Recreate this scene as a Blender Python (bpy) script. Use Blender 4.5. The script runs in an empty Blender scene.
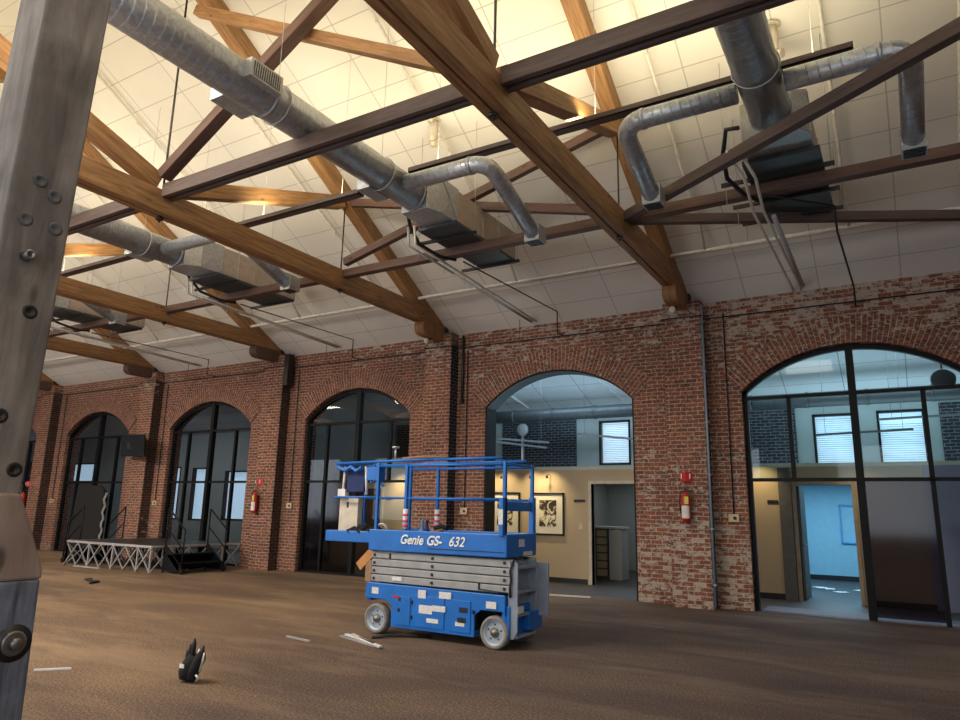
import bpy, math, random
from mathutils import Vector, Matrix
random.seed(7)
PI = math.pi
SC = bpy.context.scene
COL = SC.collection

# ------------------------------------------------------------------ camera
YAW, PIT, ROL, FPX = 0.541994671, 0.212949775, 0.0210372408, 695.829
CAMH = 1.6
cy, sy = math.cos(YAW), math.sin(YAW)
FW = Vector((-sy*math.cos(PIT), cy*math.cos(PIT), math.sin(PIT)))
r0 = Vector((cy, sy, 0)); u0 = r0.cross(FW)
RT = r0*math.cos(ROL) + u0*math.sin(ROL)
UP = RT.cross(FW)
cd = bpy.data.cameras.new('camera'); cam = bpy.data.objects.new('camera', cd); COL.objects.link(cam)
cd.sensor_width = 36; cd.lens = FPX/960*36; cd.clip_end = 200
cam.matrix_world = Matrix(((RT.x, UP.x, -FW.x, 0), (RT.y, UP.y, -FW.y, 0), (RT.z, UP.z, -FW.z, CAMH), (0, 0, 0, 1)))
SC.camera = cam

# ------------------------------------------------------------------ materials
def newmat(name):
    m = bpy.data.materials.new(name); m.use_nodes = True
    nt = m.node_tree; b = nt.nodes['Principled BSDF']
    return m, nt, b
def N(nt, t, **kw):
    n = nt.nodes.new(t)
    for k, v in kw.items():
        if k in n.inputs: n.inputs[k].default_value = v
        else: setattr(n, k, v)
    return n
def ramp(nt, fac, stops):
    r = nt.nodes.new('ShaderNodeValToRGB')
    el = r.color_ramp.elements
    while len(el) < len(stops): el.new(0.5)
    for e, (p, c) in zip(el, stops):
        e.position = p; e.color = (c[0], c[1], c[2], 1) if hasattr(c, '__len__') else (c, c, c, 1)
    nt.links.new(fac, r.inputs[0]); return r.outputs[0]
def mixc(nt, fac, a, b, mode='MIX'):
    m = nt.nodes.new('ShaderNodeMix'); m.data_type = 'RGBA'; m.blend_type = mode
    for s, v in ((m.inputs[0], fac), (m.inputs[6], a), (m.inputs[7], b)):
        if hasattr(v, 'is_linked'): nt.links.new(v, s)
        elif hasattr(v, '__len__'): s.default_value = (*v[:3], 1)
        else: s.default_value = v
    return m.outputs[2]
def plain(name, col, rough=0.6, metal=0.0, var=0.12, nscale=9.0, spec=0.5):
    m, nt, b = newmat(name)
    tc = N(nt, 'ShaderNodeTexCoord'); no = N(nt, 'ShaderNodeTexNoise', Scale=nscale, Detail=4.0)
    nt.links.new(tc.outputs['Object'], no.inputs['Vector'])
    dk = tuple(c*(1-var) for c in col); lt = tuple(min(1, c*(1+var)) for c in col)
    c = ramp(nt, no.outputs['Fac'], [(0.3, dk), (0.7, lt)])
    nt.links.new(c, b.inputs['Base Color'])
    b.inputs['Roughness'].default_value = rough; b.inputs['Metallic'].default_value = metal
    b.inputs['Specular IOR Level'].default_value = spec
    return m
def emit(name, col, s):
    m, nt, b = newmat(name)
    b.inputs['Base Color'].default_value = (*col, 1)
    b.inputs['Emission Color'].default_value = (*col, 1); b.inputs['Emission Strength'].default_value = s
    return m
def glass(name, tint, refl=1.45, rough=0.0):
    m, nt, b = newmat(name)
    nt.nodes.remove(b); out = nt.nodes['Material Output']
    tr = N(nt, 'ShaderNodeBsdfTransparent'); tr.inputs[0].default_value = (*tint, 1)
    gl = N(nt, 'ShaderNodeBsdfGlossy', Roughness=rough)
    lw = N(nt, 'ShaderNodeLayerWeight', Blend=0.5); pw_ = N(nt, 'ShaderNodeMath', operation='POWER'); pw_.inputs[1].default_value = 5.0
    nt.links.new(lw.outputs['Facing'], pw_.inputs[0]); fr = N(nt, 'ShaderNodeMath', operation='MULTIPLY_ADD')
    nt.links.new(pw_.outputs[0], fr.inputs[0]); f0 = ((refl-1)/(refl+1))**2; fr.inputs[1].default_value = 1-f0; fr.inputs[2].default_value = f0
    mx = N(nt, 'ShaderNodeMixShader')
    nt.links.new(fr.outputs[0], mx.inputs[0]); nt.links.new(tr.outputs[0], mx.inputs[1]); nt.links.new(gl.outputs[0], mx.inputs[2])
    nt.links.new(mx.outputs[0], out.inputs['Surface'])
    return m
def brickmat(name, dark=False, uv=False, darkbrown=False):
    m, nt, b = newmat(name)
    tc = N(nt, 'ShaderNodeTexCoord'); L = nt.links.new
    sep = N(nt, 'ShaderNodeSeparateXYZ')
    if uv:
        vec = tc.outputs['UV']
        L(tc.outputs['Object'], sep.inputs[0])
    else:
        L(tc.outputs['Object'], sep.inputs[0])
        ad = N(nt, 'ShaderNodeMath', operation='ADD'); L(sep.outputs[0], ad.inputs[0]); L(sep.outputs[1], ad.inputs[1])
        cb = N(nt, 'ShaderNodeCombineXYZ'); L(ad.outputs[0], cb.inputs[0]); L(sep.outputs[2], cb.inputs[1])
        vec = cb.outputs[0]
    # uneven hand-laid courses
    wn = N(nt, 'ShaderNodeTexNoise', Scale=3.0, Detail=3.0); L(tc.outputs['Object'], wn.inputs['Vector'])
    wv = N(nt, 'ShaderNodeVectorMath', operation='SCALE'); wv.inputs['Scale'].default_value = 0.03
    L(wn.outputs['Color'], wv.inputs[0])
    va = N(nt, 'ShaderNodeVectorMath', operation='ADD'); L(vec, va.inputs[0]); L(wv.outputs[0], va.inputs[1])
    br = N(nt, 'ShaderNodeTexBrick', Scale=1.0)
    br.inputs['Brick Width'].default_value = 0.215; br.inputs['Row Height'].default_value = 0.076
    br.inputs['Mortar Size'].default_value = 0.009; br.inputs['Mortar Smooth'].default_value = 0.35
    br.inputs['Bias'].default_value = 0.0
    L(va.outputs[0], br.inputs['Vector'])
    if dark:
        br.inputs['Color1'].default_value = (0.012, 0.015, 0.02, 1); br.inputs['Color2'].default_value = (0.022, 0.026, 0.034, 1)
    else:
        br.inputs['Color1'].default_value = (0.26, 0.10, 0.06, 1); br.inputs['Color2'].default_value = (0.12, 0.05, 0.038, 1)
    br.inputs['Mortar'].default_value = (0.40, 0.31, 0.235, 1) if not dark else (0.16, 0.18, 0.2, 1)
    if darkbrown:  # deeper brown brick and mortar
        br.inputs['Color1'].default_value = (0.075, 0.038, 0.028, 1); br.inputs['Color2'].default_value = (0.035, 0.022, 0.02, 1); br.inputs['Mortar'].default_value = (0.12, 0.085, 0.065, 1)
    # large patches of grime
    g0 = N(nt, 'ShaderNodeTexNoise', Scale=22.0, Detail=4.0, Roughness=0.7); L(tc.outputs['Object'], g0.inputs['Vector'])
    g0r = ramp(nt, g0.outputs['Fac'], [(0.32, 0.45), (0.5, 0.95), (0.68, 1.6)])
    g1 = N(nt, 'ShaderNodeTexNoise', Scale=0.7, Detail=5.0, Roughness=0.65); L(tc.outputs['Object'], g1.inputs['Vector'])
    gr = ramp(nt, g1.outputs['Fac'], [(0.3, (0.72, 0.68, 0.7)), (0.68, (1.15, 1.1, 1.05))])
    c = mixc(nt, 1.0, mixc(nt, 1.0, br.outputs['Color'], g0r, 'MULTIPLY'), gr, 'MULTIPLY')
    # old whitewash left on the bricks: more near the top and the foot of the wall, and towards the right-hand bays
    n2 = N(nt, 'ShaderNodeTexNoise', Scale=11.0, Detail=5.0, Roughness=0.75)
    mp = N(nt, 'ShaderNodeMapping'); mp.inputs['Scale'].default_value = (0.9, 0.9, 1.7)
    b2 = N(nt, 'ShaderNodeTexBrick', Scale=1.0)
    b2.inputs['Brick Width'].default_value = 0.215; b2.inputs['Row Height'].default_value = 0.076
    b2.inputs['Mortar Size'].default_value = 0.004; b2.inputs['Mortar Smooth'].default_value = 0.2
    b2.inputs['Color1'].default_value = (0, 0, 0, 1); b2.inputs['Color2'].default_value = (1, 1, 1, 1); b2.inputs['Mortar'].default_value = (.75, .75, .75, 1)
    L(va.outputs[0], b2.inputs['Vector'])
    brand = N(nt, 'ShaderNodeMapRange'); L(b2.outputs['Color'], brand.inputs[0]); brand.inputs[3].default_value = -0.13; brand.inputs[4].default_value = 0.13
    L(tc.outputs['Object'], mp.inputs[0]); L(mp.outputs[0], n2.inputs['Vector'])
    n3 = N(nt, 'ShaderNodeTexNoise', Scale=0.45, Detail=3.0); L(tc.outputs['Object'], n3.inputs['Vector'])
    def mr(src, a, b_, lo, hi):
        q = N(nt, 'ShaderNodeMapRange'); L(src, q.inputs[0])
        for i, v in zip((1, 2, 3, 4), (a, b_, lo, hi)): q.inputs[i].default_value = v
        return q.outputs[0]
    hi_ = mr(sep.outputs[2], 4.3, 5.3, 0.0, 0.14)
    lo_ = mr(sep.outputs[2], 2.2, 0.6, 0.0, 0.13)
    rt_ = mr(sep.outputs[0], -14.0, -4.0, -0.07, 0.06)
    bg_ = mr(n3.outputs['Fac'], 0.35, 0.7, -0.06, 0.08)
    s = n2.outputs['Fac']
    for q in (hi_, lo_, rt_, bg_, brand.outputs[0]):
        a = N(nt, 'ShaderNodeMath', operation='ADD'); L(s, a.inputs[0]); L(q, a.inputs[1]); s = a.outputs[0]
    msk = ramp(nt, s, [(0.69, 0.0), (0.80, 1.0)])
    inv = N(nt, 'ShaderNodeMath', operation='MULTIPLY'); L(msk, inv.inputs[0]); inv.inputs[1].default_value = 0.12 if dark else 0.8
    c = mixc(nt, inv.outputs[0], c, (0.50, 0.43, 0.36) if not dark else (0.3, 0.32, 0.36))
    L(c, b.inputs['Base Color'])
    b.inputs['Roughness'].default_value = 0.85
    bm_ = N(nt, 'ShaderNodeBump', Strength=0.5, Distance=0.012)
    iv = N(nt, 'ShaderNodeMath', operation='SUBTRACT'); iv.inputs[0].default_value = 1.0; L(br.outputs['Fac'], iv.inputs[1])
    L(iv.outputs[0], bm_.inputs['Height']); L(bm_.outputs[0], b.inputs['Normal'])
    return m
def woodmat(name, c1, c2, rough=0.65, knots=True, grime=0.0, stretch=14.0):
    m, nt, b = newmat(name); L = nt.links.new
    tc = N(nt, 'ShaderNodeTexCoord')
    mp = N(nt, 'ShaderNodeMapping'); mp.inputs['Scale'].default_value = (1.2, stretch, 1)
    L(tc.outputs['UV'], mp.inputs[0])
    oi = N(nt, 'ShaderNodeObjectInfo')
    va = N(nt, 'ShaderNodeVectorMath', operation='ADD'); L(mp.outputs[0], va.inputs[0]); L(oi.outputs['Location'], va.inputs[1])
    n = N(nt, 'ShaderNodeTexNoise', Scale=1.6, Detail=6.0, Roughness=0.6, Distortion=0.6); L(va.outputs[0], n.inputs['Vector'])
    c = ramp(nt, n.outputs['Fac'], [(0.32, c1), (0.68, c2)])
    if knots:
        vo = N(nt, 'ShaderNodeTexVoronoi', Scale=1.0); mp2 = N(nt, 'ShaderNodeMapping'); mp2.inputs['Scale'].default_value = (1.6, 4.0, 1)
        L(tc.outputs['UV'], mp2.inputs[0]); L(mp2.outputs[0], vo.inputs['Vector'])
        k = ramp(nt, vo.outputs['Distance'], [(0.05, 0.35), (0.11, 1.0)])
        c = mixc(nt, 1.0, c, k, 'MULTIPLY')
    if grime:
        g = N(nt, 'ShaderNodeTexNoise', Scale=2.2, Detail=5.0); L(tc.outputs['Object'], g.inputs['Vector'])
        gk = ramp(nt, g.outputs['Fac'], [(0.38, 1-grime), (0.62, 1.1)])
        c = mixc(nt, 1.0, c, gk, 'MULTIPLY')
    L(c, b.inputs['Base Color']); b.inputs['Roughness'].default_value = rough
    bm_ = N(nt, 'ShaderNodeBump', Strength=0.25, Distance=0.01); L(n.outputs['Fac'], bm_.inputs['Height']); L(bm_.outputs[0], b.inputs['Normal'])
    return m
def ceilmat(name, col, rowoff=0.52, coloff=0.31, seam=0.45, pw=1.25, ph=0.6):
    # white roof panels with dark joints; UV = metres along the eave, metres up the slope
    m, nt, b = newmat(name); L = nt.links.new
    tc = N(nt, 'ShaderNodeTexCoord'); sp = N(nt, 'ShaderNodeSeparateXYZ'); L(tc.outputs['UV'], sp.inputs[0])
    def line(src, per, off, w):
        a = N(nt, 'ShaderNodeMath', operation='SUBTRACT'); L(src, a.inputs[0]); a.inputs[1].default_value = off - per/2
        f = N(nt, 'ShaderNodeMath', operation='PINGPONG'); L(a.outputs[0], f.inputs[0]); f.inputs[1].default_value = per/2
        # pingpong is per/2 at the joint
        g = N(nt, 'ShaderNodeMath', operation='GREATER_THAN'); L(f.outputs[0], g.inputs[0]); g.inputs[1].default_value = per/2 - w
        return g.outputs[0]
    a = line(sp.outputs[0], pw, coloff, 0.009); c_ = line(sp.outputs[1], ph, rowoff, 0.008)
    mx = N(nt, 'ShaderNodeMath', operation='MAXIMUM'); L(a, mx.inputs[0]); L(c_, mx.inputs[1])
    n = N(nt, 'ShaderNodeTexNoise', Scale=0.8, Detail=4.0); L(tc.outputs['Object'], n.inputs['Vector'])
    base = ramp(nt, n.outputs['Fac'], [(0.3, tuple(x*0.93 for x in col)), (0.7, col)])
    c = mixc(nt, mx.outputs[0], base, tuple(x*seam for x in col))
    L(c, b.inputs['Base Color']); b.inputs['Roughness'].default_value = 0.8
    return m
def ductmat(name, col, metal=0.85, rough=0.34, pitch=0.11, spiral=True):
    m, nt, b = newmat(name); L = nt.links.new
    tc = N(nt, 'ShaderNodeTexCoord')
    n = N(nt, 'ShaderNodeTexVoronoi', Scale=28.0); L(tc.outputs['Object'], n.inputs['Vector'])
    c = ramp(nt, n.outputs['Color'], [(0.2, tuple(x*0.85 for x in col)), (0.8, tuple(min(1, x*1.1) for x in col))])
    if spiral:
        sp = N(nt, 'ShaderNodeSeparateXYZ'); L(tc.outputs['UV'], sp.inputs[0])
        d = N(nt, 'ShaderNodeMath', operation='DIVIDE'); L(sp.outputs[0], d.inputs[0]); d.inputs[1].default_value = pitch
        a = N(nt, 'ShaderNodeMath', operation='ADD'); L(d.outputs[0], a.inputs[0]); L(sp.outputs[1], a.inputs[1])
        f = N(nt, 'ShaderNodeMath', operation='FRACT'); L(a.outputs[0], f.inputs[0])
        k = ramp(nt, f.outputs[0], [(0.0, 0.5), (0.09, 1.0), (0.92, 1.0), (1.0, 1.25)])
        c = mixc(nt, 1.0, c, k, 'MULTIPLY')
        bp = N(nt, 'ShaderNodeBump', Strength=0.6, Distance=0.012); L(k, bp.inputs['Height']); L(bp.outputs[0], b.inputs['Normal'])
    L(c, b.inputs['Base Color']); b.inputs['Metallic'].default_value = metal
    r = ramp(nt, n.outputs['Color'], [(0.2, rough*0.85), (0.8, rough*1.2)]); L(r, b.inputs['Roughness'])
    return m
def floormat(name):
    m, nt, b = newmat(name); L = nt.links.new
    tc = N(nt, 'ShaderNodeTexCoord')
    mp = N(nt, 'ShaderNodeMapping'); mp.inputs['Scale'].default_value = (0.35, 1.0, 1); L(tc.outputs['Object'], mp.inputs[0])
    a = N(nt, 'ShaderNodeTexNoise', Scale=0.75, Detail=7.0, Roughness=0.6, Distortion=0.8); L(mp.outputs[0], a.inputs['Vector'])
    c = ramp(nt, a.outputs['Fac'], [(0.3, (0.105, 0.078, 0.066)), (0.5, (0.155, 0.114, 0.088)), (0.7, (0.235, 0.172, 0.118))])
    f = N(nt, 'ShaderNodeTexNoise', Scale=48.0, Detail=4.0, Roughness=0.85); L(tc.outputs['Object'], f.inputs['Vector'])
    fc = ramp(nt, f.outputs['Fac'], [(0.36, (0.25, 0.24, 0.24)), (0.5, (0.9, 0.9, 0.9)), (0.64, (2.0, 1.95, 1.9))])
    c = mixc(nt, 1.0, c, fc, 'MULTIPLY')
    # dusty tan traffic marks
    mp2 = N(nt, 'ShaderNodeMapping'); mp2.inputs['Scale'].default_value = (0.22, 0.8, 1); mp2.inputs['Rotation'].default_value = (0, 0, 0.5)
    L(tc.outputs['Object'], mp2.inputs[0])
    d = N(nt, 'ShaderNodeTexNoise', Scale=1.3, Detail=8.0, Roughness=0.7); L(mp2.outputs[0], d.inputs['Vector'])
    dm = ramp(nt, d.outputs['Fac'], [(0.50, 0.0), (0.64, 0.7)])
    c = mixc(nt, dm, c, (0.27, 0.205, 0.15))
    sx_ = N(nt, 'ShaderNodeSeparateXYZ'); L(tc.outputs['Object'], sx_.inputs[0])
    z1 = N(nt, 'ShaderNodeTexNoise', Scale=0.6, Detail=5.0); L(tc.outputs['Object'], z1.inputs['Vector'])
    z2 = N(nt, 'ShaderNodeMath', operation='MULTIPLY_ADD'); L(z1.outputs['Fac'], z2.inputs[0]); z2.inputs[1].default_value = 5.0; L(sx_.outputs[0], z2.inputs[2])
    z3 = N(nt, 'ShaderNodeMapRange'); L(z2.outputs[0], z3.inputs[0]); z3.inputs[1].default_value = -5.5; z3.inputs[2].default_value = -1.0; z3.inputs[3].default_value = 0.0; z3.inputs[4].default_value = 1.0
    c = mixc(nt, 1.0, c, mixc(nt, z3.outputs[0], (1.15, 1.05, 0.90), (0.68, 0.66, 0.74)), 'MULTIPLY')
    # small white specks of debris
    v = N(nt, 'ShaderNodeTexVoronoi', Scale=5.0); L(tc.outputs['Object'], v.inputs['Vector'])
    vm = ramp(nt, v.outputs['Distance'], [(0.018, 0.7), (0.03, 0.0)])
    c = mixc(nt, vm, c, (0.5, 0.46, 0.4))
    L(c, b.inputs['Base Color']); b.inputs['Roughness'].default_value = 0.9; b.inputs['Specular IOR Level'].default_value = 0.25
    bp = N(nt, 'ShaderNodeBump', Strength=0.35, Distance=0.01); L(f.outputs['Fac'], bp.inputs['Height']); L(bp.outputs[0], b.inputs['Normal'])
    return m

M = {}
M['brick'] = brickmat('red_brick'); M['brick_uv'] = brickmat('arch_brick', uv=True); M['brick_dark'] = brickmat('dark_brick', dark=True); M['brick_darkbrown'] = brickmat('dark_brown_brick', darkbrown=True)
M['orange_wood'] = woodmat('orange_timber', (0.19, 0.09, 0.035), (0.40, 0.22, 0.09))
M['dark_wood'] = woodmat('brown_timber', (0.085, 0.048, 0.038), (0.155, 0.088, 0.065))
M['steel_brown'] = woodmat('umber_timber', (0.075, 0.052, 0.046), (0.125, 0.088, 0.076), knots=False)
M['post_wood'] = woodmat('weathered_timber', (0.19, 0.16, 0.135), (0.38, 0.33, 0.28), rough=0.75, grime=0.4, stretch=9.0)
M['post_base'] = woodmat('base_timber', (0.27, 0.19, 0.145), (0.42, 0.31, 0.24), rough=0.75, grime=0.3, stretch=8.0)
M['post_low'] = woodmat('blue_grey_timber', (0.06, 0.07, 0.09), (0.34, 0.38, 0.46), rough=0.7, knots=False, grime=0.5, stretch=9.0)
M['ceiling'] = ceilmat('roof_panels', (0.78, 0.77, 0.73), seam=0.6)
M['ceiling2'] = ceilmat('annex_panels', (0.72, 0.76, 0.78), seam=0.4, pw=1.25, ph=0.75)
M['duct'] = ductmat('spiral_galvanised', (0.50, 0.54, 0.58), metal=0.6); M['galv'] = ductmat('sheet_galvanised', (0.50, 0.53, 0.56), metal=0.6, rough=0.42, spiral=False)
M['floor'] = floormat('worn_carpet')
M['annex_floor'] = plain('annex_concrete', (0.055, 0.048, 0.048), 0.5, var=0.2, nscale=2)
M['threshold'] = plain('threshold_concrete', (0.17, 0.165, 0.20), 0.7)
M['black'] = plain('black_paint', (0.012, 0.013, 0.015), 0.45)
M['blackframe'] = plain('black_frame', (0.005, 0.006, 0.007), 0.5, spec=0.2)
M['blackfab'] = plain('black_fabric', (0.012, 0.012, 0.014), 0.95)
M['unit'] = plain('beige_casing', (0.42, 0.36, 0.30), 0.55)
M['darkunder'] = plain('dark_pan', (0.075, 0.085, 0.09), 0.45, 0.4)
M['white_pipe'] = plain('white_pipe_paint', (0.72, 0.70, 0.64), 0.45)
M['grey_pipe'] = plain('grey_pipe_paint', (0.45, 0.46, 0.46), 0.45)
M['cream'] = plain('cream_paint', (0.62, 0.56, 0.45), 0.55)
M['tan'] = plain('tan_wall', (0.50, 0.40, 0.27), 0.8, var=0.05, nscale=1.5)
M['greygreen'] = plain('grey_green_wall', (0.33, 0.38, 0.37), 0.8, var=0.06, nscale=1.2)
M['lavender'] = plain('lavender_wall', (0.36, 0.36, 0.52), 0.8, var=0.04)
M['roomgrey'] = plain('grey_room_wall', (0.38, 0.39, 0.36), 0.8, var=0.04)
M['roomblue'] = plain('pale_blue_wall', (0.32, 0.55, 0.68), 0.8, var=0.04)
M['whitewall'] = plain('plaster_white', (0.55, 0.53, 0.5), 0.85, var=0.05)
M['greycol'] = plain('dark_grey_plain', (0.12, 0.12, 0.12), 0.7)
M['door_tan'] = plain('door_jamb_tan', (0.40, 0.31, 0.2), 0.6)
M['door_brown'] = plain('brown_door', (0.10, 0.055, 0.04), 0.5)
M['lift_blue'] = plain('lift_blue_paint', (0.012, 0.155, 0.56), 0.35, var=0.10, nscale=5)
M['lift_grey'] = plain('lift_grey_paint', (0.33, 0.34, 0.35), 0.42, var=0.12, nscale=6)
M['lift_grey2'] = plain('ladder_grey_paint', (0.25, 0.30, 0.38), 0.42, var=0.12, nscale=6)
M['tyre'] = plain('grey_tyre', (0.24, 0.23, 0.215), 0.85, var=0.2, nscale=14)
M['rim'] = plain('wheel_rim', (0.42, 0.48, 0.55), 0.45, 0.3)
M['sticker'] = plain('white_decal', (0.70, 0.70, 0.70), 0.5, var=0.25, nscale=60)
M['letter'] = plain('white_lettering', (0.85, 0.86, 0.86), 0.5, var=0.02)
M['red'] = plain('red_paint', (0.52, 0.02, 0.02), 0.35)
M['redsign'] = plain('red_sign', (0.55, 0.03, 0.03), 0.5)
M['white'] = plain('white_plain', (0.75, 0.75, 0.73), 0.6)
M['yellow'] = plain('yellow_label', (0.6, 0.55, 0.05), 0.5)
M['pink'] = plain('pink_tape', (0.75, 0.10, 0.25), 0.5)
M['navy'] = plain('navy_cloth', (0.015, 0.03, 0.12), 0.8)
M['bluelight'] = plain('light_blue_plastic', (0.12, 0.35, 0.70), 0.4)
M['board'] = plain('orange_board', (0.50, 0.24, 0.08), 0.7)
M['cardboard'] = plain('cardboard', (0.30, 0.19, 0.11), 0.8)
M['alu'] = plain('aluminium', (0.62, 0.63, 0.64), 0.35, 0.6)
M['boxbeige'] = plain('beige_box', (0.55, 0.45, 0.28), 0.6)
M['screen'] = plain('tv_screen', (0.008, 0.02, 0.03), 0.08)
M['iron'] = plain('iron_hardware', (0.06, 0.055, 0.05), 0.45, 0.7)
M['boltmetal'] = plain('worn_steel', (0.28, 0.27, 0.25), 0.4, 0.8)
M['paper'] = plain('paper', (0.8, 0.8, 0.8), 0.7, var=0.04)
M['artpaper'] = plain('print_mount', (0.78, 0.74, 0.62), 0.7, var=0.02)
M['cable'] = plain('black_cable', (0.015, 0.015, 0.017), 0.6)
M['tube'] = emit('lamp_tube', (1.0, 0.80, 0.52), 6.0)
M['sky_pane'] = emit('daylight_pane', (0.60, 0.82, 1.0), .7)
M['glass'] = glass('clear_glass', (0.95, 0.97, 0.97), 1.3)
M['glass_teal'] = glass('teal_glass', (0.86, 0.94, 0.95), 1.35)
M['glass_dark'] = glass('dark_tinted_glass', (0.35, 0.33, 0.38), 1.5, 0.08)
M['glass_smoke'] = glass('smoked_glass', (0.74, 0.76, 0.78), 1.4)
# black and white print: generic blotches
def printmat():
    m, nt, b = newmat('abstract_print'); tc = N(nt, 'ShaderNodeTexCoord')
    n = N(nt, 'ShaderNodeTexNoise', Scale=5.0, Detail=3.0, Distortion=1.5); nt.links.new(tc.outputs['Object'], n.inputs['Vector'])
    c = ramp(nt, n.outputs['Fac'], [(0.44, (0.03, 0.025, 0.02)), (0.5, (0.3, 0.25, 0.17)), (0.56, (0.75, 0.7, 0.55))])
    nt.links.new(c, b.inputs['Base Color']); return m
M['print'] = printmat()

# ------------------------------------------------------------------ mesh builder
class MB:
    def __init__(s): s.v = []; s.f = []; s.uv = []; s.mi = []; s.cur = 0; s.sm = []
    def mat(s, i): s.cur = i; return s
    def face(s, pts, uvs=None, smooth=False):
        i = len(s.v); s.v += [Vector(p) for p in pts]; s.f.append(tuple(range(i, i+len(pts))))
        s.uv.append(uvs or [(0, 0)]*len(pts)); s.mi.append(s.cur); s.sm.append(smooth); return s
    def hexa(s, P, L=1.0):
        # P: 8 pts, 0-3 start ring, 4-7 end ring (same order); u runs start->end
        w = [(P[1]-P[0]).length, (P[2]-P[1]).length, (P[3]-P[2]).length, (P[0]-P[3]).length]
        L = (P[4]-P[0]).length
        acc = random.random()*3; u0_ = random.random()*5
        b = len(s.v); s.v += P
        for k in range(4):
            j = (k+1) % 4
            s.f.append((b+k, b+4+k, b+4+j, b+j)); s.uv.append([(u0_, acc), (u0_+L, acc), (u0_+L, acc+w[k]), (u0_, acc+w[k])]); s.mi.append(s.cur); s.sm.append(False)
            acc += w[k]
        s.f.append((b, b+1, b+2, b+3)); s.uv.append([(0, 0), (0, w[0]), (w[1]*.2, w[0]), (w[1]*.2, 0)]); s.mi.append(s.cur); s.sm.append(False)
        s.f.append((b+7, b+6, b+5, b+4)); s.uv.append([(0, 0), (0, w[0]), (w[1]*.2, w[0]), (w[1]*.2, 0)]); s.mi.append(s.cur); s.sm.append(False)
        return s
    def box(s, x0, x1, y0, y1, z0, z1, axis=None):
        d = {'x': x1-x0, 'y': y1-y0, 'z': z1-z0}
        ax = axis or max(d, key=lambda k: abs(d[k]))
        V_ = Vector
        if ax == 'x': P = [V_((x0,y0,z0)), V_((x0,y1,z0)), V_((x0,y1,z1)), V_((x0,y0,z1)), V_((x1,y0,z0)), V_((x1,y1,z0)), V_((x1,y1,z1)), V_((x1,y0,z1))]
        elif ax == 'y': P = [V_((x1,y0,z0)), V_((x0,y0,z0)), V_((x0,y0,z1)), V_((x1,y0,z1)), V_((x1,y1,z0)), V_((x0,y1,z0)), V_((x0,y1,z1)), V_((x1,y1,z1))]
        else: P = [V_((x0,y0,z0)), V_((x1,y0,z0)), V_((x1,y1,z0)), V_((x0,y1,z0)), V_((x0,y0,z1)), V_((x1,y0,z1)), V_((x1,y1,z1)), V_((x0,y1,z1))]
        return s.hexa(P)
    def bar(s, a, b, w, h, up=(0, 0, 1)):
        a, b = Vector(a), Vector(b); d = (b-a).normalized(); up = Vector(up)
        if abs(d.dot(up)) > 0.98: up = Vector((0, 1, 0))
        r = d.cross(up).normalized(); u = r.cross(d)
        o = [(-r*w-u*h)/2, (r*w-u*h)/2, (r*w+u*h)/2, (-r*w+u*h)/2]
        return s.hexa([a+k for k in o]+[b+k for k in o])
    def tube(s, pts, r, n=12, caps=True, r1=None):
        pts = [Vector(p) for p in pts]; m = len(pts)
        rs = r if hasattr(r, '__len__') else [r]*m
        d0 = (pts[1]-pts[0]).normalized(); up = Vector((0, 0, 1)) if abs(d0.z) < 0.95 else Vector((0, 1, 0))
        rr = d0.cross(up).normalized(); b = len(s.v); lens = [0]
        for i, p in enumerate(pts):
            if i == 0: d = d0
            elif i == m-1: d = (pts[i]-pts[i-1]).normalized()
            else: d = ((pts[i]-pts[i-1]).normalized()+(pts[i+1]-pts[i]).normalized()).normalized()
            if i: lens.append(lens[-1]+(pts[i]-pts[i-1]).length)
            rr = (rr - d*rr.dot(d)).normalized(); u = rr.cross(d)
            for k in range(n):
                a = 2*PI*k/n; s.v.append(p + (rr*math.cos(a)+u*math.sin(a))*rs[i])
        for i in range(m-1):
            for k in range(n):
                j = (k+1) % n
                s.f.append((b+i*n+k, b+(i+1)*n+k, b+(i+1)*n+j, b+i*n+j))
                s.uv.append([(lens[i], k/n), (lens[i+1], k/n), (lens[i+1], (k+1)/n), (lens[i], (k+1)/n)]); s.mi.append(s.cur); s.sm.append(True)
        if caps:
            s.f.append(tuple(b+k for k in range(n))); s.uv.append([(0, 0)]*n); s.mi.append(s.cur); s.sm.append(False)
            s.f.append(tuple(b+(m-1)*n+k for k in reversed(range(n)))); s.uv.append([(0, 0)]*n); s.mi.append(s.cur); s.sm.append(False)
        return s
    def cyl(s, a, b, r, n=16): return s.tube([a, b], r, n)
    def disc(s, c, nrm, prof, n=24, capend=True):
        # lathe: prof = [(radius, height along nrm)]
        c = Vector(c); nrm = Vector(nrm).normalized(); up = Vector((0, 0, 1)) if abs(nrm.z) < .9 else Vector((1, 0, 0))
        r = nrm.cross(up).normalized(); u = r.cross(nrm); b = len(s.v); m = len(prof)
        for (ra, h) in prof:
            for k in range(n):
                a = 2*PI*k/n; s.v.append(c+nrm*h+(r*math.cos(a)+u*math.sin(a))*ra)
        for i in range(m-1):
            for k in range(n):
                j = (k+1) % n
                s.f.append((b+i*n+k, b+i*n+j, b+(i+1)*n+j, b+(i+1)*n+k)); s.uv.append([(0, 0)]*4); s.mi.append(s.cur); s.sm.append(True)
        for i, rev in ((0, True), (m-1, False)):
            if prof[i][0] > 1e-4 and (i == 0 or capend):
                ks = range(n) if not rev else reversed(range(n))
                s.f.append(tuple(b+i*n+k for k in ks)); s.uv.append([(0, 0)]*n); s.mi.append(s.cur); s.sm.append(False)
        return s
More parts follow.
